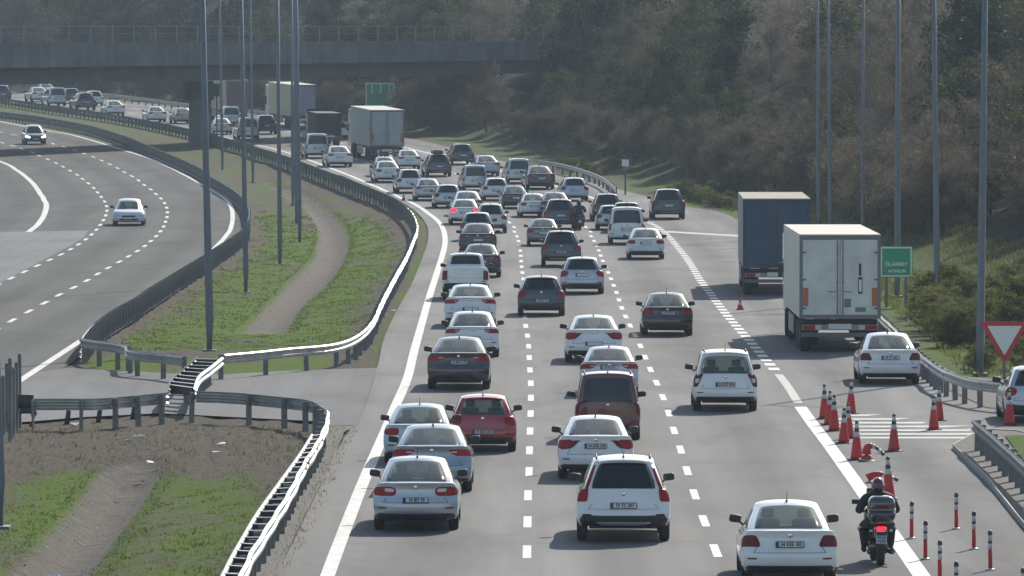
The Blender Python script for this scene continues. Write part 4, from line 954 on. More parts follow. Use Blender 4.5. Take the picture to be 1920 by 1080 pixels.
CARS = [
 # foreground, left lane
 ('sedan',700,862,992,'silver',"silver saloon nearest the camera in the left lane, small oval tail lamps",dict(lamp='oval',plate=.53,trim=.16,txt="34 BJY 30")),
 ('liftback',735,887,921,'bluegrey',"blue-grey saloon straddling lanes just ahead of the nearest silver saloon",dict(lamp='wide',plate=.5,trim=.1)),
 ('sedan',722,850,868,'paleblue',"pale saloon touching the thick white line, behind the blue-grey saloon",dict(lamp='round',plate=.5,trim=.1,lit=False)),
 ('hatch',842,969,846,'red',"bright red hatchback in the left lane",dict(lamp='hat',plate=.40,trim=.20,txt="34 BEZ 004",glass='L')),
 ('liftback',801,920,729,'plum',"dark brown saloon with thin chrome bumper strip in the left lane",dict(lamp='wide',plate=.66,trim=.08,txt="34 BKR 678")),
 ('sedan',834,937,669,'white',"white saloon right behind another white saloon, ahead of the dark brown saloon",dict(lamp='wide',plate=.52,trim=.1)),
 ('liftback',833,931,613,'white',"white saloon with dark red lamps directly behind the white pickup",dict(lamp='wide',plate=.5,trim=.1,glass='L')),
 ('pickup',829,917,562,'white',"white pickup truck with tall tailgate by the thick white line",dict(lamp='tailg',plate=.12,trim=.22,cat='pickup truck')),
 ('sedan',864,940,520,'black',"black saloon half hidden by the white pickup",dict(lamp='wide',plate=.6,trim=.1)),
 ('sedan',860,932,478,'plum',"dark maroon saloon with bright glass ahead of the white pickup",dict(lamp='wide',plate=.6,trim=.1)),
 ('hatch',862,927,452,'bluegrey',"blue-grey hatchback ahead of the maroon saloon, mirrors showing",dict(lamp='hat',plate=.4,trim=.1)),
 ('suv',889,951,437,'offwhite',"white off-roader with dark rear glass beside the car with lit brake lamps",dict(lamp='hat',plate=.6,trim=.25)),
 ('sedan',842,900,421,'white',"white saloon with both brake lamps glowing red",dict(lamp='round',plate=.6,trim=.2,lit=True)),
 ('sedan',848,905,405,'white',"white saloon just ahead of the one with glowing brake lamps",dict(lamp='wide')),
 # middle lane
 ('liftback',1045,1188,897,'white',"white saloon with arrow-shaped tail lamps behind the dark red van",dict(lamp='point',plate=.70,trim=.16,txt="34 EGE 358")),
 ('suv',1080,1257,1013,'white',"white off-roader with tall red lamps up its rear pillars, nearest in the middle lane",dict(lamp='tall',plate=.56,trim=.30,txt="59 TC 307")),
 ('van',1077,1201,824,'darkred',"dark red small van with black rear glass in the middle lane",dict(lamp='post',plate=.30,trim=.1,cat='van')),
 ('liftback',1086,1198,741,'silver',"pale silver saloon hidden up to its lamps by the dark red van",dict(lamp='wide',plate=.78,trim=.1,txt="34 HL 471")),
 ('liftback',1059,1167,679,'white',"white saloon with arrow-shaped tail lamps ahead of the dark red van",dict(lamp='point',plate=.45,trim=.18)),
 ('hatch',970,1060,592,'navy',"dark navy hatchback on the left lane dashes",dict(lamp='hat',plate=.45,trim=.1,txt="34 ENY 70")),
 ('hatch',1050,1133,551,'silver',"pale silver hatchback with dark window right of the navy hatchback",dict(lamp='hat',plate=.72,trim=.25)),
 ('suv',1014,1090,500,'darkgrey',"dark grey off-roader ahead of the navy hatchback",dict(lamp='hat',plate=.5,trim=.1,txt="34 HF 907")),
 ('sedan',988,1048,461,'grey',"grey saloon with pale roof left of the dark grey off-roader",dict(lamp='round')),
 ('suv',1018,1082,430,'darkgrey',"dark off-roader with bright roof edge beside the filtering motorcyclist",dict(lamp='hat')),
 ('sedan',1012,1070,408,'grey',"grey saloon ahead of the dark off-roader beside the motorcyclist",dict(lamp='wide')),
 ('sedan',975,1026,407,'white',"white saloon half hidden left of the dark off-roader",dict(lamp='round')),
 ('sedan',940,991,391,'black',"black saloon with pale rear glass in the middle of the queue",dict(lamp='wide')),
 ('hatch',904,955,376,'white',"white hatchback with dark window left of the black saloon",dict(lamp='hat')),
 ('hatch',1050,1103,377,'paleblue',"pale blue hatchback at the right edge of the queue",dict(lamp='hat')),
 ('sedan',985,1040,355,'plum',"dark reddish saloon far up the right lane of the queue",dict(lamp='wide')),
 ('van',950,994,344,'paleblue',"pale blue van far up the right lane of the queue",dict(lamp='post',cat='van')),
 ('van',866,914,358,'silver',"silver van with dark glass ahead of the white hatchback",dict(lamp='post',cat='van')),
 ('sedan',889,936,330,'silver',"silver saloon between the silver van and the pale blue van",dict(lamp='wide')),
 ('suv',844,888,309,'darkgrey',"dark off-roader farthest up the middle of the queue before the lorry",dict(lamp='hat')),
 ('suv',798,846,331,'darkgrey',"dark car carrying a roof box",dict(lamp='hat')),
 ('hatch',813,866,390,'silver',"silver hatchback with dark window left of the brake-lit saloon",dict(lamp='hat')),
 ('sedan',778,827,376,'silver',"silver saloon between two pale hatchbacks by the far white line",dict(lamp='wide')),
 ('suv',744,791,362,'white',"white off-roader nearest the small red cone on the line",dict(lamp='hat')),
 ('sedan',702,751,342,'white',"white saloon in front of its twin, left lane near the far rail",dict(lamp='round')),
 ('sedan',700,745,331,'silver',"silver saloon mostly hidden behind the white saloon near the far rail",dict(lamp='wide')),
 ('sedan',744,788,317,'white',"white saloon just right of the white lorry's wheels",dict(lamp='wide')),
 ('sedan',612,660,313,'white',"white saloon by the rail left of the white lorry",dict(lamp='wide')),
 ('van',571,617,297,'offwhite',"white van with dark rear glass near the lamp posts",dict(lamp='post',cat='van')),
 # right lane
 ('sedan',1387,1568,1091,'white',"white saloon cut by the bottom edge beside the motorcyclist",dict(lamp='trap',plate=.66,trim=.14,txt="34 KEE 183")),
 ('mpv',1298,1420,770,'white',"white family car with roof rails alone in the right lane",dict(lamp='tri',plate=.62,trim=.16,glass='L',txt="34 DZP 854")),
 ('sedan',1202,1299,629,'black',"black saloon with bright red lamps in the right lane",dict(lamp='round',plate=.72,trim=.1,txt="34 VG 073")),
 ('sedan',1175,1246,486,'white',"white saloon with red lamps beside the dashed exit line",dict(lamp='round',plate=.7,trim=.2)),
 ('van',1140,1210,458,'white',"white van with wide dark rear glass in the right lane",dict(lamp='post',trim=.08,cat='van')),
 ('suv',1143,1207,436,'darkgrey',"dark off-roader hidden behind the white van",dict(lamp='hat')),
 ('hatch',1119,1172,431,'silver',"silver hatchback peeping out left of the white van",dict(lamp='hat')),
 ('suv',1114,1163,414,'darkgrey',"dark car with white roof farthest in the group by the white van",dict(lamp='hat')),
 ('suv',1218,1287,411,'darkgrey',"dark grey off-roader on the exit lane by the grass verge",dict(lamp='hat',plate=.6)),
 ('sedan',1609,1724,719,'white',"white saloon on the ramp just behind the white lorry",dict(lamp='trap',plate=.70,trim=.1,txt="34 UT 265")),
 ('hatch',1880,2005,791,'silver',"silver car cut by the right edge above the island guardrail",dict(lamp='hat',plate=.4,trim=.3)),
 # beyond, near the bridge
 ('sedan',555,590,266,'silver',"silver car behind the thin lamp posts left of the white van",dict(lamp='wide')),
 ('suv',628,644,262,'offwhite',"pale car peeping out right of the dark box lorry",dict(lamp='hat')),
 ('suv',478,519,252,'darkgrey',"dark off-roader with white roof edge below the far lorry",dict(lamp='hat',)),
 ('van',444,486,263,'silver',"silver van with dark rear below the far lorry",dict(lamp='post',cat='van')),
 ('sedan',398,435,252,'white',"white saloon just right of the bridge pier",dict(lamp='wide')),
 ('van',414,450,236,'white',"white van behind the saloon right of the bridge pier",dict(lamp='post',cat='van')),
 ('sedan',326,362,232,'beige',"beige car half hidden by the bridge pier",dict(lamp='wide')),
 ('sedan',275,311,229,'white',"white saloon alone under the bridge, first left of the pier",dict(lamp='wide')),
 ('sedan',198,233,217,'white',"white saloon under the bridge, second left of the pier",dict(lamp='wide')),
 ('suv',141,179,207,'plum',"dark red off-roader with pale roof under the bridge",dict(lamp='hat')),
 ('suv',161,193,199,'white',"white off-roader behind the dark red one under the bridge",dict(lamp='hat')),
 ('van',88,124,199,'paleblue',"pale blue van under the bridge at the left",dict(lamp='post',cat='van')),
 ('sedan',57,91,191,'white',"white saloon left of the pale blue van under the bridge",dict(lamp='wide')),
 ('sedan',73,103,181,'white',"white car farthest under the bridge, behind the pale blue van",dict(lamp='wide')),
 ('suv',-14,20,190,'darkgrey',"dark car cut by the left edge under the bridge",dict(lamp='hat')),
 ('suv',118,150,194,'green',"dark green car between the pale blue van and the dark red off-roader",dict(lamp='hat')),
 # oncoming carriageway
 ('suv',37,77,271,'grey',"oncoming dark car with both headlamps lit on the left carriageway",dict(front=True,lit=True,cat='oncoming',group="cars on the left carriageway")),
 ('sedan',208,269,423,'white',"oncoming white saloon alone on the left carriageway",dict(front=True,cat='oncoming',group="cars on the left carriageway")),
]
for c in CARS:
    k = dict(c[6]); o = make_car(*c[:6], **k)
    if 'roof box' in c[5]:
        m = MB(); m.box(-.36,.36,.1,1.8,1.56,1.90); q = m.obj("roof_box", mat("roof_box_black",(.03,.032,.036),.35,coat=.5), None, True, .12, 4)
        q.location = o.location; q.rotation_euler = o.rotation_euler; tag(q, "black roof box strapped on top of a dark car", "roof box")
# ------------------------------------------------------------------ lorries
def lorry(xl, xr, yb, label, side, back, roof, L=13.4, H=4.0, z0=1.12, detail=1, frame=None, lean=0.0, group="lorries on the motorway", cabc='white', head=None):
    p = hit((xl+xr)/2, yb); W = (xr-xl) * p.y / FPX; Y = p.y
    if head is None: head = -math.atan2(cRR(Y+12) - cRR(Y-6), 18)
    o = thing("lorry", p, label, "lorry", group, head); o.rotation_euler[0] = math.atan2(zroad(Y+6)-zroad(Y), 6)
    fm = frame or mat("lorry_frame_grey", (.16,.16,.17), .5); hw = W/2
    m = MB(); m.box(-hw, hw, .06, L, z0, H-.05); q = m.obj("cargo_box", side, o, bevel=.03)
    m = MB(); m.box(-hw-.004, hw+.004, .0, L+.01, H-.05, H); m.obj("roof_panel", roof, o, bevel=.012)
    m = MB(); m.box(-hw-.006, -hw+.09, -.02, .06, z0, H-.06); m.box(hw-.09, hw+.006, -.02, .06, z0, H-.06); m.box(-hw+.09, hw-.09, -.02, .06, H-.17, H-.06); m.box(-hw+.09, hw-.09, -.02, .06, z0, z0+.12); m.obj("rear_frame", fm, o)
    for s in (-1, 1):
        m = MB(); a, b_ = (.012, hw-.1) if s > 0 else (-hw+.1, -.012); m.box(a, b_, -.005, .055, z0+.13, H-.18)
        d = m.obj("door", back, o, bevel=.008)
        if detail:
            m = MB(); x = s*.09; m.tube([(x,-.03,z0+.14),(x,-.03,H-.2)], .017, 6); m.box(x-.03, x+.03, -.045, -.005, 2.3, 2.36); x = s*.42
            m.tube([(s*.12,-.035,z0+.9),(s*.4,-.035,z0+.9)], .012, 6); m.obj("locking_bar", M_GALVD, d)
            for zz in (z0+.35, z0+1.3, H-.6):
                m = MB(); m.box(s*(hw-.16)-.06, s*(hw-.16)+.06, -.03, -.005, zz-.03, zz+.03); m.obj("hinge", M_GALVD, d)
            m = MB(); x = s*(hw-.20); m.box(x-.09, x+.09, -.018, -.006, z0+.42, z0+1.02); m.obj("reflector_panel", mat("amber_panel", (.42,.13,.03), .45), d)
    # chassis
    m = MB(); m.box(-.45,-.3,.2,L-.5,.75,z0); m.box(.3,.45,.2,L-.5,.75,z0); m.box(-hw+.1, hw-.1, .12, .3, .78, z0-.02); m.obj("chassis", M_DARK, o)
    m = MB(); m.box(-hw+.06, hw-.06, .02, .12, .52, .66); m.obj("underrun_bar", mat("underrun_grey",(.12,.12,.13),.5), o)
    m = MB(); m.box(-hw+.08, hw-.08, .0, .08, .74, .92); lb = m.obj("lamp_bar", mat("lamp_bar_grey",(.25,.24,.25),.5), o)
    for s in (-1, 1):
        m = MB(); m.box(s*(hw-.32)-.2, s*(hw-.32)+.2, -.02, 0, .76, .90); m.obj("tail_lamp", M_TAIL, o)
        m = MB(); m.box(s*(hw-.62)-.1, s*(hw-.62)+.1, -.025, 0, .76, .92); m.obj("marker_panel", M_REFL, o)
        m = MB(); m.box(s*(hw-.35)-.3, s*(hw-.35)+.3, .55, .57, .2, .85); m.obj("mudflap", M_DARK, o)
    m = MB(); m.box(-.38,.38,-.02,0,.78,.95); m.obj("license_plate", M_PLATE, o)
    for s in (-1, 1):
        m = MB(); m.box(s*hw-.02, s*hw+.02, 4.6, 8.4, .45, 1.05); m.obj("side_guard", mat("side_guard_grey",(.3,.3,.3),.6), o)
    M = Matrix.Rotation(math.pi/2, 4, 'Y')
    wk = ('lw',)
    if wk not in PART:
        q = MB(); q.lathe([(.3,-.17),(.46,-.17),(.5,-.12),(.51,0),(.5,.12),(.46,.17),(.3,.17)], 26, M); r_ = MB(); r_.lathe([(.3,-.1),(.3,.1),(.15,.14),(.05,.14)], 18, M)
        PART[wk] = (q.data("wheel", M_DARK, True), r_.data("rim", mat("truck_rim",(.3,.3,.3),.5,.4)))
    ax = [.95, 2.25, 3.55, 9.6, 12.9] if L > 10 else [1.0, 2.3, 7.0]
    for y in ax:
        for s in (-1, 1):
            q = link("wheel", PART[wk][0], o); q.location = (s*(hw-.22), y, .51); link("rim", PART[wk][1], q)
    cp = paint(cabc) if cabc else M_WHITE
    m = MB(); m.box(-hw+.05, hw-.05, L+.35, L+2.2, .75, H-.25); cab = m.obj("cab", cp, o, True, .12, 3)
    for s in (-1, 1):
        m = MB(); m.box(s*(hw-.045)-.008, s*(hw-.045)+.008, L+1.2, L+1.95, 1.9, 2.65); m.obj("side_window", M_GLASS, cab)
        if not detail: continue
        m = MB(); m.box(s*(hw+.03)-.07, s*(hw+.03)+.07, L+2.22, L+2.32, 2.0, 2.5); m.obj("mirror", M_TRIM, cab)
    m = MB(); m.box(-hw+.15, hw-.15, L+2.195, L+2.21, 1.9, 2.9); m.obj("windscreen", M_GLASS, cab)
    return o
LW = mat("lorry_white", (.60,.60,.57), .45, var=.07, vs=1.2); LD = mat("lorry_door_greywhite", (.60,.61,.58), .5, var=.14, vs=1.5)
LR_ = mat("lorry_roof_cream", (.52,.49,.42), .7, var=.08, vs=.8, spec=.15); LR2 = mat("lorry_roof_beige", (.33,.31,.245), .8, var=.15, vs=.8, spec=.1)
q = lorry(1499, 1651, 661, "white refrigerated lorry with two rear doors on the exit lane", LW, LD, LR_, L=13.0, H=3.92, detail=1, head=0.0)
# small markings on the nearest lorry's doors
for x0, x1, z0, z1, m_ in ((.62,.70,2.55,2.95,M_TRIM),(.60,.74,1.95,2.5,M_TRIM),(.14,.36,1.5,1.78,mat("door_label_grey",(.16,.19,.2),.6)),(.5,.85,1.35,1.5,mat("door_label_grey",(.16,.19,.2),.6))):
    m = MB(); m.box(x0, x1, -.016, -.006, z0, z1); m.obj("door_label", m_, q)
m = MB(); m.box(.63,.71,-.022,-.017,2.02,2.42); m.obj("door_label", M_WHITE, q)
LB = mat("lorry_dark_blue", (.028,.058,.11), .55, var=.15, vs=1.0); LBS = mat("lorry_side_grey", (.30,.31,.33), .6, var=.15, vs=1)
lorry(1393, 1519, 554, "dark blue lorry with a cream roof ahead of the white one on the exit lane", LBS, LB, LR2, L=13.0, H=3.98, detail=0, frame=LB, head=-.018, cabc='darkgrey')
lorry(694, 758, 303, "dusty white box lorry in the queue under the bridge sign", mat("lorry_dusty_side",(.36,.39,.38),.6,var=.1,vs=1), mat("lorry_dusty_back",(.33,.36,.39),.6,var=.12,vs=1.4), LR_, H=3.95, detail=1, frame=mat("lorry_rust_frame",(.17,.12,.11),.6))
lorry(545, 593, 242, "pale curtain lorry behind the lamp posts under the bridge", mat("lorry_cream_side",(.44,.40,.26),.6), mat("lorry_lilac_back",(.30,.30,.37),.6), LR_, detail=0)
lorry(424, 466, 230, "brown backed lorry beside the bridge pier", mat("lorry_tan_side",(.42,.34,.26),.6), mat("lorry_brown_back",(.13,.08,.085),.6), LR_, detail=0)
lorry(594, 640, 275, "low dark green box lorry ahead of the white van", mat("lorry_dark_green",(.007,.013,.012),.7), mat("lorry_dark_green",(.007,.013,.012),.7), mat("lorry_dark_green",(.007,.013,.012),.7), frame=mat("lorry_dark_green",(.007,.013,.012),.7), L=6.5, H=2.75, z0=.9, detail=0, cabc='green')

# ------------------------------------------------------------------ people: skinned figures
def skin_body(name, J, E, mt, parent=None, lv=2):
    me = bpy.data.meshes.new(name); names = list(J); me.from_pydata([J[k][0] for k in names], [(names.index(a), names.index(b_)) for a, b_ in E], [])
    o = bpy.data.objects.new(name, me); COL.objects.link(o)
    md = o.modifiers.new("skin", 'SKIN'); md.use_smooth_shade = True; o.modifiers.new("sub", 'SUBSURF').levels = lv
    o.modifiers["sub"].render_levels = lv
    for i, k in enumerate(names): r_ = J[k][1]; me.skin_vertices[0].data[i].radius = r_ if isinstance(r_, tuple) else (r_, r_); me.skin_vertices[0].data[i].use_root = (i == 0)
    bpy.context.view_layer.update(); dg = bpy.context.evaluated_depsgraph_get(); out = bpy.data.meshes.new_from_object(o.evaluated_get(dg))
    bpy.data.objects.remove(o); out.name = name; out.materials.clear(); out.materials.append(mt)
    for f in out.polygons: f.use_smooth = True
    return link(name, out, parent)
def rider(pos, rz, label, jacket, helm, helm2, parent_seat=.80, sc=1.0, reflect=True):
    o = None; z = parent_seat
    J = dict(pelvis=((0,0,z+.08),(.18,.14)), waist=((0,.04,z+.26),(.185,.13)), chest=((0,.10,z+.46),(.25,.15)), neck0=((0,.13,z+.55),(.17,.11)), neck=((0,.15,z+.61),.06), head=((0,.17,z+.69),.085), crown=((0,.18,z+.76),.07))
    E = [('pelvis','waist'),('waist','chest'),('chest','neck0'),('neck0','neck'),('neck','head'),('head','crown')]
    for s, n in ((-1,'l'),(1,'r')):
        J.update({n+'sh':((s*.25,.12,z+.49),.105), n+'el':((s*.37,.2,z+.24),.086), n+'wr':((s*.32,.50,z+.26),.052), n+'ha':((s*.29,.56,z+.26),.042),
                  n+'hip':((s*.14,.04,z+.03),.13), n+'kn':((s*.275,.36,z-.06),.105), n+'an':((s*.25,.22,z-.42),.075), n+'to':((s*.26,.36,z-.46),.05)})
        E += [('neck0',n+'sh'),(n+'sh',n+'el'),(n+'el',n+'wr'),(n+'wr',n+'ha'),('pelvis',n+'hip'),(n+'hip',n+'kn'),(n+'kn',n+'an'),(n+'an',n+'to')]
    o = skin_body("person", J, E, jacket); o.location = pos; o.rotation_euler = (0,0,rz); o.scale = (sc,sc,sc); tag(o, label, "person")
    Mh = Matrix.Translation((0,.17,z+.735)) @ Matrix.Diagonal((.128,.155,.155,1))
    def dome(a0, a1, nm, mt, k=1.0):
        m = MB(); prof = [(math.sin(t)*k, math.cos(t)*k) for t in [lerp(a0, a1, i/9) for i in range(10)]]; m.lathe(prof, 24, Mh); return m.obj(nm, mt, o, True)
    h = dome(.02, 2.45, "helmet", helm)
    m = MB(); m.lathe([(1.012,.18),(1.03,-.12),(1.0,-.3)], 24, Mh); m.obj("helmet_stripe", helm2, h, True)
    m = MB(); m.box(-.085,.085,.10,.165,-.05,.05,0,Matrix.Translation((0,.17,z+.735))); m.obj("visor", M_GLASS, h, True, .03, 3)
    for s in (-1, 1):
        for f in range(4):
            a = .028*(f-1.5); m = MB(); L_ = (.05,.06,.058,.045)[f]
            m.tube([(s*.29+a*.9, .575, z+.25-abs(a)*.1),(s*.29+a, .575+L_*.7, z+.235),(s*.29+a, .575+L_*.75, z+.20),(s*.29+a, .575+L_*.3, z+.185)], [.012,.011,.010,.009], 8); m.obj("finger", M_BLACK, o, True)
        m = MB(); m.tube([(s*.25,.53,z+.235),(s*.235,.57,z+.21),(s*.245,.59,z+.19)], [.014,.012,.010], 8); m.obj("thumb", M_BLACK, o, True)
        m = MB(); m.tube([(s*.27,.37,z-.50),(s*.26,.20,z-.52)], [.045,.05], 8); m.obj("shoe", M_DARK, o, True)
        if reflect:
            m = MB(); c_ = Vector((s*.272,.335,z-.10)); m.tube([c_ - Vector((s*.002,.01,.022)), c_ + Vector((s*.002,.01,.022))], .112, 16); m.obj("reflective_band", M_REFL, o, True)
    return o
def motorcycle(pos, rz, label, paintm, case=True, txt=None, sc=1.0):
    o = thing("motorcycle", pos, label, "motorcycle", None, rz); o.scale = (sc,sc,sc)
    M = Matrix.Rotation(math.pi/2, 4, 'Y'); rw = .30
    for y in (-.05, 1.42):
        Mx = Matrix.Translation((0,y,rw)) @ M; m = MB(); m.lathe([(rw*.6,-.05),(rw*.9,-.07),(rw*.98,-.045),(rw,0),(rw*.98,.045),(rw*.9,.07),(rw*.6,.05)], 28, Mx); w_ = m.obj("wheel", M_DARK, o, True)
        m = MB(); m.lathe([(rw*.62,-.03),(rw*.62,.03)], 18, Mx); m.lathe([(.05,-.08),(.05,.08)], 10, Mx); m.obj("rim", M_RIM, w_)
    m = MB(); m.box(-.12,.12,-.28,.95,.50,.78); m.obj("tail_body", paintm, o, True, .07, 3)
    m = MB(); m.box(-.15,.15,-.20,.72,.76,.86); m.obj("seat", M_DARK, o, True, .04, 3)
    m = MB(); m.box(-.19,.19,.30,1.0,.20,.42); m.obj("footboard", paintm, o, True, .05, 3)
    m = MB(); m.box(-.22,.22,.98,1.25,.35,1.05); m.obj("front_shield", paintm, o, True, .07, 3)
    m = MB(); m.box(-.17,.17,1.12,1.17,1.05,1.42); m.obj("windshield", M_GLASS, o, True, .02, 2)
    m = MB(); m.tube([(-.29,.86,.98),(-.16,.93,1.0),(0,1.0,1.0),(.16,.93,1.0),(.29,.86,.98)], .018, 8); hb = m.obj("handlebar", M_DARK, o, True)
    for s in (-1, 1):
        m = MB(); m.tube([(s*.24,.9,1.0),(s*.31,.95,1.16)], .009, 6); m.box(-.07,.07,-.025,.025,-.045,.045,0,Matrix.Translation((s*(.40 if s < 0 else .34),.95,1.17 if s < 0 else 1.08))); m.obj("mirror", M_TRIM, o, True, .022, 3)
        m = MB(); m.tube([(s*.12,.25,.30),(s*.20,.0,.27),(s*.22,-.18,.28)], [.035,.05,.055], 10); m.obj("exhaust" if s > 0 else "rear_shock", mat("exhaust_steel",(.12,.12,.13),.35,.8), o, True)
        m = MB(); m.box(s*.19-.03, s*.19+.03, -.23, -.18, .66, .71); m.obj("indicator", mat("indicator_clear",(.5,.42,.38),.3), o, True, .012)
    m = MB(); m.box(-.085,.085,-.315,-.27,.68,.77); m.obj("tail_lamp", M_BRAKE if case else M_TAIL, o, True, .015)
    m = MB(); m.box(-.075,.075,-.30,-.05,.34,.64); m.obj("rear_mudguard", M_DARK, o, True, .03)
    m = MB(); m.box(-.105,.105,-.335,-.325,.44,.60); pl = m.obj("license_plate", mat("moto_plate",(.38,.46,.52),.5), o)
    if txt:
        for k, t in enumerate(txt): lettering(t, .075, M_BLACK, pl, (0,-.338,.56-.08*k), bold=.001)
    if case:
        m = MB(); m.box(-.20,.20,-.42,-.02,.84,.86); m.obj("rack", M_GALVD, o)
        def shell(nm, mt, z0, z1, g, par):
            m = MB(); m.box(-.265-g,.265+g,-.54-g,-.06+g,.85-g,1.37+g); me = m.data(nm, mt, True, .15, 6)
            bm = bmesh.new(); bm.from_mesh(me)
            for zc, s_ in ((z0, -1), (z1, 1)):
                if .8 < zc < 1.5:
                    r_ = bmesh.ops.bisect_plane(bm, geom=bm.verts[:] + bm.edges[:] + bm.faces[:], plane_co=(0,0,zc), plane_no=(0,0,s_), clear_outer=True)
                    ed = [e for e in bm.edges if len(e.link_faces) == 1]
                    if ed: bmesh.ops.holes_fill(bm, edges=ed)
            for f in bm.faces: f.smooth = abs(f.normal.z) < .995
            bm.to_mesh(me); bm.free(); return link(nm, me, par)
        a = shell("top_case", mat("case_black",(.012,.014,.018),.25,coat=.8), 0, 1.10, 0, o)
        shell("case_seam", M_GALV, 1.10, 1.118, .004, a)
        shell("case_lid", mat("case_lid_dark",(.05,.055,.065),.22,coat=1), 1.118, 2, 0, a)
        m = MB(); m.box(-.13,.13,-.55,-.50,1.14,1.20); m.obj("case_reflector", M_TAILD, a, True, .012)
    return o
CL = mat("black_jacket_cloth", (.012,.013,.018), .8, bump=.3, bs=25)
mp = hit(1650, 1060); mz = -.02
motorcycle(mp, .03, "black scooter with grey top case riding on the thick white line", mat("scooter_black",(.01,.011,.014),.25,coat=1), True, ("34 JN","7279"), 1.0)
def fwd(p, d, rz): return p + Vector((-math.sin(rz)*d, math.cos(rz)*d, 0))
rider(fwd(mp, .34, .03), .03, "rider in black clothes and a dark red helmet on the scooter, thigh bands reflecting", CL, mat("helmet_dark_red",(.10,.008,.012),.15,coat=1), mat("helmet_grey",(.12,.09,.10),.25,.3), .78, 1.0)
m2 = hit(1087, 432)
motorcycle(m2, .08, "distant motorcycle filtering between the lanes beside a dark off-roader", mat("moto_grey",(.05,.05,.055),.4), False, None, .98)
rider(fwd(m2, .34, .08), .08, "distant rider in dark clothes on the motorcycle between the lanes", mat("dark_grey_cloth",(.03,.03,.035),.8), M_BLACK, M_TRIM, .80, 1.0, False)
# ------------------------------------------------------------------ trees and shrubs
def leaf_mat(name, a, b_, rough=.7, tr=.4):
    t = NT(name); oi = t.n.nodes.new("ShaderNodeObjectInfo")
    c = t.ramp(t.noise(1.1, detail=3), [(.3, a), (.7, b_)]); c = t.mix(1, c, t.ramp(t.noise(9, detail=2), [(.3, g3(.6)), (.7, g3(1.3))]), 'MULTIPLY')
    c = t.mix(1, c, t.ramp(oi.outputs["Random"], [(0, (.7,.72,.7)), (1, (1.25,1.2,1.15))]), 'MULTIPLY')
    t.col(c); t.p.inputs["Roughness"].default_value = rough; t.p.inputs["Specular IOR Level"].default_value = .15
    if tr:
        tb = t.n.nodes.new("ShaderNodeBsdfTranslucent"); ms = t.n.nodes.new("ShaderNodeMixShader"); ms.inputs[0].default_value = tr
        t.n.links.new(c, tb.inputs[0]); t.n.links.new(t.p.outputs[0], ms.inputs[1]); t.n.links.new(tb.outputs[0], ms.inputs[2])
        t.n.links.new(ms.outputs[0], t.n.nodes["Material Output"].inputs[0])
    return t.m
L_GREEN = leaf_mat("foliage_dark_green", (.012,.024,.012), (.032,.046,.018)); L_OLIVE = leaf_mat("foliage_olive", (.04,.05,.017), (.10,.105,.036))
L_BROWN = leaf_mat("bare_twigs_brown", (.058,.05,.034), (.14,.122,.085)); L_PINK = leaf_mat("bare_twigs_grey", (.08,.068,.052), (.18,.15,.115))
L_SHRUB = leaf_mat("shrub_green", (.085,.10,.028), (.19,.20,.065)); M_BARK = mat("bark", (.07,.058,.046), .9, var=.3, vs=3)
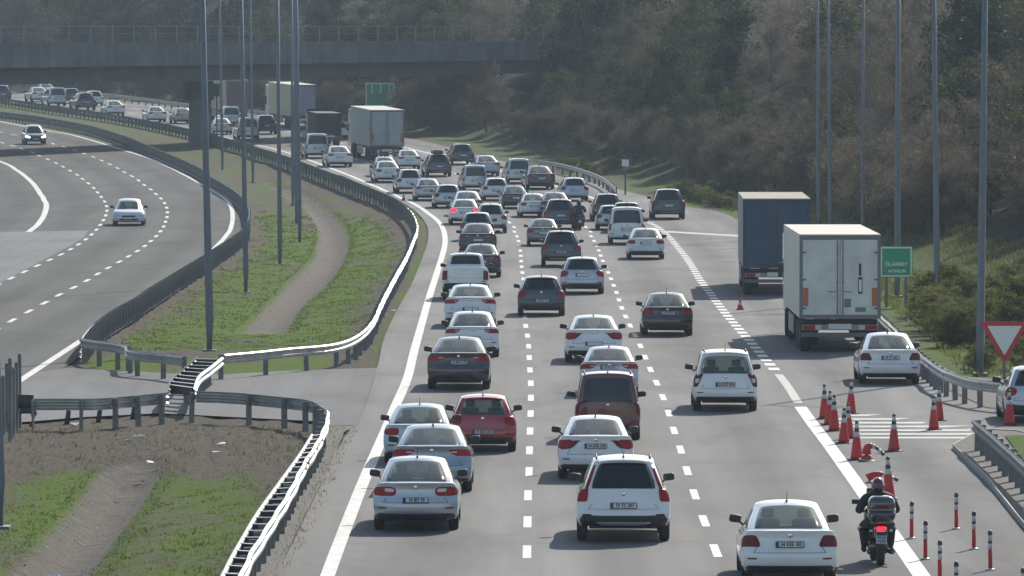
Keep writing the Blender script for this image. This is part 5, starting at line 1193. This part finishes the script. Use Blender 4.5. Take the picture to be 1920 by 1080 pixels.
def tree_data(seed, H, Rr, kind):
    rr = random.Random(seed); tm = MB(); hw = H * (.10 if kind not in ('shrub','thicket') else .02)
    pts = [(0,0,-.6)]; x = y = 0
    for k in range(1, 6):
        x += rr.uniform(-.12,.12); y += rr.uniform(-.12,.12); pts.append((x, y, H*.85*k/5))
    tm.tube(pts, [H*.022*(1-.16*i) for i in range(6)], 7)
    tips = []
    nb = 16 if kind in ('bare', 'grey', 'thicket') else 10
    for k in range(nb):
        t = rr.uniform(.18, .95); a = rr.uniform(0, 2*math.pi); i = min(4, int(t*5)); b0 = Vector(pts[i]).lerp(Vector(pts[i+1]), t*5 - i)
        l = Rr * rr.uniform(.6, 1.05) * math.sqrt(max(.1, 1 - (2*t - .9)**2*.7)); e = b0 + Vector((math.cos(a)*l, math.sin(a)*l, l*rr.uniform(.2,.8)))
        mid = b0.lerp(e, .5) + Vector((rr.uniform(-.2,.2), rr.uniform(-.2,.2), rr.uniform(0,.3)))
        tm.tube([b0, mid, e], [H*.009, H*.006, H*.002], 5, cap=False); tips += [mid, e]
    trunk = tm.data("trunk", M_BARK, True)
    V = []; F = []; cl = []
    n = {'dense':66,'olive':54,'bare':50,'grey':46,'shrub':34,'thicket':46}[kind]
    for _ in range(n):
        while True:
            p = Vector((rr.uniform(-1,1), rr.uniform(-1,1), rr.uniform(-1,1)))
            if .25 < p.length < 1: break
        z = (p.z + 1)/2; prof = (1 - abs(2*z - .8)**2.2 * .55) if kind != 'dense' else (1.05 - z*.72)
        cl.append((Vector((p.x*Rr*prof, p.y*Rr*prof, hw + z*(H-hw))), rr.uniform(.45,1.0) * Rr*.36))
    cl += [(t, Rr*.25) for t in tips]
    per = {'dense':88,'olive':74,'bare':74,'grey':64,'shrub':120,'thicket':80}[kind]
    for c_, r_ in cl:
        for _ in range(per):
            d = Vector((rr.gauss(0,1), rr.gauss(0,1), rr.gauss(0,.75))); p = c_ + d * r_ * .44
            if p.z < .1: p.z = rr.uniform(.05,.5)
            if kind in ('bare', 'grey', 'thicket'):
                u = Vector((rr.uniform(-1,1), rr.uniform(-1,1), rr.uniform(-.2,1.4))).normalized() * rr.uniform(.2,.5); v = u.cross(Vector((rr.uniform(-1,1),rr.uniform(-1,1),rr.uniform(-1,1)))).normalized() * rr.uniform(.018,.042)
                V += [p - v, p + v, p + u]; F.append((len(V)-3, len(V)-2, len(V)-1))
                if rr.random() < .22:
                    s_ = .07; a = Vector((rr.uniform(-1,1),rr.uniform(-1,1),rr.uniform(-1,1))).normalized()*s_; b2 = a.cross(Vector((rr.uniform(-1,1),rr.uniform(-1,1),1))).normalized()*s_
                    V += [p + u - a, p + u + b2, p + u + a]; F.append((len(V)-3, len(V)-2, len(V)-1))
            else:
                s_ = rr.uniform(.06,.14) * (1 if kind != 'shrub' else .5); a = Vector((rr.uniform(-1,1),rr.uniform(-1,1),rr.uniform(-1,1))).normalized()*s_; b2 = a.cross(Vector((rr.uniform(-1,1),rr.uniform(-1,1),rr.uniform(-1,1)))).normalized()*s_
                V += [p - a, p + b2, p + a*1.2, p - b2*.8]; F.append((len(V)-4, len(V)-3, len(V)-2, len(V)-1))
    m = {'dense':L_GREEN,'olive':L_OLIVE,'bare':L_BROWN,'grey':L_PINK,'shrub':L_SHRUB,'thicket':L_BROWN}[kind]
    return trunk, meshdata("crown", V, F, m)
PROTO = {k: [tree_data(s_*7+i*3+1, H, Rr, k) for i in range(n)] for s_, (k, H, Rr, n) in enumerate([('dense',11,3.2,3),('olive',9.5,3.3,3),('bare',9,3.0,3),('grey',8,2.9,3),('shrub',2.6,1.6,3),('thicket',4.6,2.9,3)])}
TL = dict(dense="dark evergreen tree in the hazy wood behind the motorway", olive="olive green tree in the wood behind the motorway", bare="brown leafless tree in the wood behind the motorway", grey="pale grey-brown leafless tree in the wood behind the motorway", shrub="yellow-green shrub on the bank behind the right guardrail", thicket="low brown thicket bush at the foot of the wood")
def where(kind, x, y):
    px = 960 + FPX * x / y
    if kind == 'shrub': return "yellow-green shrub on the bank " + ("beside the yield sign" if px > 1800 else "between the lamp posts beyond the white lorry" if px > 1640 else "behind the lorries" if px > 1390 else "on the far verge near the small white sign")
    if y > 740:
        z_ = "above the bridge at the far left" if px < 330 else "above the bridge behind the left lamp posts" if px < 600 else "beyond the middle of the bridge" if px < 850 else "beyond the right end of the bridge"
    else:
        z_ = "under the far left of the bridge" if px < 180 else "beyond the cars left of the bridge pier" if px < 370 else "behind the far lorries under the bridge" if px < 600 else "beside the bridge sign" if px < 780 else "right of the bridge sign" if px < 850 else "where the bridge ends" if px < 1060 else "above the small white verge sign" if px < 1250 else "left of the blue lorry" if px < 1400 else "behind the two lorries" if px < 1660 else "behind the lamp posts at the right" if px < 1800 else "at the right edge above the yield sign"
    r_ = " in the front row" if x - prx(y) < 15 and y < 740 else ""
    return {'dense':'dark evergreen tree ','olive':'olive green tree ','bare':'brown leafless tree ','grey':'pale grey-brown leafless tree ','thicket':'low brown thicket bush '}[kind] + z_ + r_
def plant(kind, x, y, sc, near=''):
    q_ = 960 + FPX*x/y
    if (kind == 'shrub' and 1625 < q_ < 1735 and y < 268) or (650 < q_ < 775 and 560 < y < 622) or (kind != 'thicket' and 850 < q_ < 1035 and 470 < y < 604): return
    rr = random; tr, cr = PROTO[kind][rr.randrange(3)]
    o = thing({'shrub':'shrub','thicket':'shrub'}.get(kind, 'tree'), (x, y, zg(x, y)), where(kind, x, y), {'shrub':'shrub','thicket':'shrub'}.get(kind, 'tree'), {'shrub':"shrubs on the right bank",'thicket':'thicket bushes at the foot of the wood'}.get(kind, kind + " trees of the wood"), rr.uniform(0, 6.3))
    o.scale = (sc*rr.uniform(.85,1.15), sc*rr.uniform(.85,1.15), sc*rr.uniform(.85,1.2)); link("trunk", tr, o); link("crown", cr, o)
random.seed(21); placed = []
def ok(x, y, d): 
    for a, b_ in placed:
        if (a-x)**2 + (b_-y)**2 < d*d: return False
    placed.append((x, y)); return True
def kindmix(x, y):
    px = 960 + FPX * x / y
    n = math.sin(px*.011 + y*.013) + .7*math.sin(px*.027+1.3+y*.004) + random.uniform(-.8,.8)
    if y > 640: return 'dense' if n > -.1 else ('olive' if n > -.9 else 'bare')
    if px < 1150: return 'dense' if n > .2 else ('olive' if n > -.1 else ('bare' if n > -.9 else 'grey'))
    return 'dense' if n > .95 else ('olive' if n > .15 else ('bare' if n > -.7 else 'grey'))
# right wood: rows following the edge of the road
cnt = 0
for row, (off, dsp) in enumerate([(9,4.8),(13.5,5.4),(19,6.2),(26,7.6)]):
    Y = 292.0 if row < 2 else 300
    while Y < 700 and cnt < 290:
        x = prx(Y) + off + random.uniform(-1.6,1.6) + (4 if Y < 330 else 0)
        px = 960 + FPX*x/Y
        if -200 < px < 2150 and ok(x, Y, dsp*.7):
            plant(kindmix(x, Y), x, Y + random.uniform(-1,1), random.uniform(.62,1.0) * (.68 if row == 0 else (.95 if row == 1 else 1.2))); cnt += 1
        Y += dsp * random.uniform(.8, 1.25) * (1 if Y < 430 else 1.6) * (1.0 if row < 3 else 1.15)
print("right wood", cnt)
# beyond the bridge
cnt2 = 0
for row, Yr in enumerate((772, 795, 820, 850, 885)):
    X = -74.0
    while X < 8:
        if prx(Yr) + 3 < X or Yr > 775:
            plant(kindmix(X, Yr), X, Yr + random.uniform(-7,7), random.uniform(1.05,1.45)); cnt2 += 1
        X += random.uniform(4.8, 6.4)
print("far wood", cnt2)
# dense edge of the wood along the far bend
Y = 585.0
while Y < 765:
    for off in (4.5, 8.5, 13):
        x = prx(Y) + off + random.uniform(-1, 1); px = 960 + FPX*x/Y
        if -40 < px < 900: plant('thicket' if off < 5 or random.random() < .25 else 'dense', x, Y + random.uniform(-2, 2), random.uniform(.6, .8) if off < 5 else random.uniform(.5, .8))
    Y += random.uniform(6.0, 8.0)
# thicket at the foot of the wood
Y = 275.0
while Y < 690:
    x = prx(Y) + random.uniform(5.5, 8.5) + (5 if Y < 330 else 0)
    if -60 < 960 + FPX*x/Y < 2120: plant('thicket', x, Y, random.uniform(.55, .95))
    Y += random.uniform(3.2, 5.0) * (1 if Y < 450 else 1.7)
# shrubs on the right bank
for (x0, x1, yb, n, sc) in ((1690,1840,640,7,.42),(1665,1850,618,9,.45),(1720,1925,688,5,.3),(1860,1930,650,5,.5),(1730,1930,596,12,.62),(1655,1930,600,10,.42),(1170,1385,376,14,.36),(1000,1160,322,8,.35),(1210,1400,386,9,.3)):
    for k in range(n):
        px = lerp(x0, x1, (k + random.uniform(.1,.9)) / n); p = hit(px, yb + random.uniform(-9, 9)); x, y = p.x, p.y
        x = max(x, prx(y) + 1.8); plant('shrub', x, y, sc*random.uniform(.75,1.2))
# grass
def blades(name, n, region, hmin, hmax, m, seed):
    rr = random.Random(seed); V = []; F = []; k = 0; tries = 0
    while k < n and tries < n*6:
        tries += 1; r_ = region(rr)
        if r_ is None: continue
        x, y = r_; z = zg(x, y)
        for _ in range(3):
            h = rr.uniform(hmin, hmax); a = rr.uniform(0, 6.28); w_ = rr.uniform(.008,.016)*(1+y/250); dx, dy = math.cos(a)*w_, math.sin(a)*w_; xx = x + rr.uniform(-.08,.08); yy = y + rr.uniform(-.1,.1)
            V += [(xx-dx, yy-dy, z-.02), (xx+dx, yy+dy, z-.02), (xx+rr.uniform(-.5,.5)*h, yy+rr.uniform(-.5,.5)*h, z+h)]; F.append((len(V)-3, len(V)-2, len(V)-1))
        k += 1
    o = link(name, meshdata(name, V, F, m)); return o
def med(y0, y1, dens):
    def f(rr):
        y = y0 + (y1-y0)*rr.random()**1.3; a, b_ = (xA(y)+.5, xB(y)-.5) if y > 224 else (-15, -5.0 - .012*(y-120))
        if y < 224 and y > 172 : return None
        x = rr.uniform(a, b_)
        if chan(x, y) > .05: return None
        s = soil(x, y) + .35*math.sin(x*1.7+y*.21)*math.sin(y*.33+x) * .5
        return (x, y) if s < dens else None
    return f
G1 = leaf_mat("grass_blades", (.065,.115,.012), (.14,.20,.035)); G2 = leaf_mat("dry_grass", (.15,.135,.09), (.27,.24,.17))
tag(blades("grass", 20000, med(112, 420, .42), .015, .055, G1, 3), "short green grass covering the median between the guardrails", "grass", None, 'stuff')
lowX = xof(lowR[6:])
def drymed(rr):
    y = rr.uniform(112, 400); a, b_ = (xA(y), xB(y)) if y > 224 else (-15, -5)
    if 176 < y < 224: return None
    x = rr.choice((a + rr.random()*1.5, b_ - rr.random()*2.0, rr.uniform(a, b_)))
    if rr.random() < .35: y = rr.uniform(160, 177); x = rr.uniform(-15,-4.6)
    if chan(x, y) > .3: return None
    if rr.random() < .3: y = rr.uniform(112, 176); x = lowX(y) + rr.uniform(-.25,.45)
    return x, y

tag(blades("dry_grass", 2600, drymed, .04, .16, G2, 5), "dry straw-coloured weeds along the guardrails of the median", "dry grass", None, 'stuff')
def bank(rr):
    y = rr.uniform(205, 420); x = prx(y) + rr.uniform(1.2, 9); return x, y
tag(blades("verge_grass", 11000, bank, .08, .32, L_SHRUB, 9), "rough green grass on the bank behind the right guardrail", "grass", None, 'stuff')
# stones and debris on the channel and shoulders
def stones():
    rr = random.Random(4); V = []; F = []
    for _ in range(900):
        if rr.random() < .6:
            y = rr.uniform(114, 172); x = rr.uniform(cLL2(y)-.2, cLR2(y)+.3)
        elif rr.random() < .5: y = rr.uniform(160, 176); x = rr.uniform(-15,-4.6)
        else: y = rr.uniform(225, 400); x = rr.uniform(cUL(y), cUR(y))
        s_ = rr.uniform(.012,.042); z = zg(x, y) - .55*chan(x, y) + s_*.3; b0 = len(V)
        for dx, dy, dz in ((1,0,0),(-1,0,0),(0,1,0),(0,-1,0),(0,0,1),(0,0,-1)): V.append((x+dx*s_*rr.uniform(.6,1.2), y+dy*s_*rr.uniform(.6,1.2), z+dz*s_*rr.uniform(.4,.8)))
        for f in ((0,2,4),(2,1,4),(1,3,4),(3,0,4),(2,0,5),(1,2,5),(3,1,5),(0,3,5)): F.append([b0+i for i in f])
    return meshdata("gravel_stones", V, F, mat("stone_grey", (.2,.185,.165), .9, var=.3, vs=5))
tag(link("gravel_stones", stones()), "loose grey stones scattered in the drainage channel", "stones", None, 'stuff')
# ------------------------------------------------------------------ haze
hm = bpy.data.materials.new("haze"); hm.use_nodes = True; n = hm.node_tree; n.nodes.remove(n.nodes["Principled BSDF"])
pv = n.nodes.new("ShaderNodeVolumePrincipled"); pv.inputs["Density"].default_value = .00018; pv.inputs["Color"].default_value = (.74,.88,1,1); pv.inputs["Anisotropy"].default_value = 0
n.links.new(pv.outputs[0], n.nodes["Material Output"].inputs["Volume"])
m = MB(); m.box(-950, 950, -60, 3300, -3.5, 75); hz = m.obj("haze", hm); tag(hz, kind='stuff')
hz['label'] = "thin pale haze over the whole motorway"; hz['category'] = "haze"
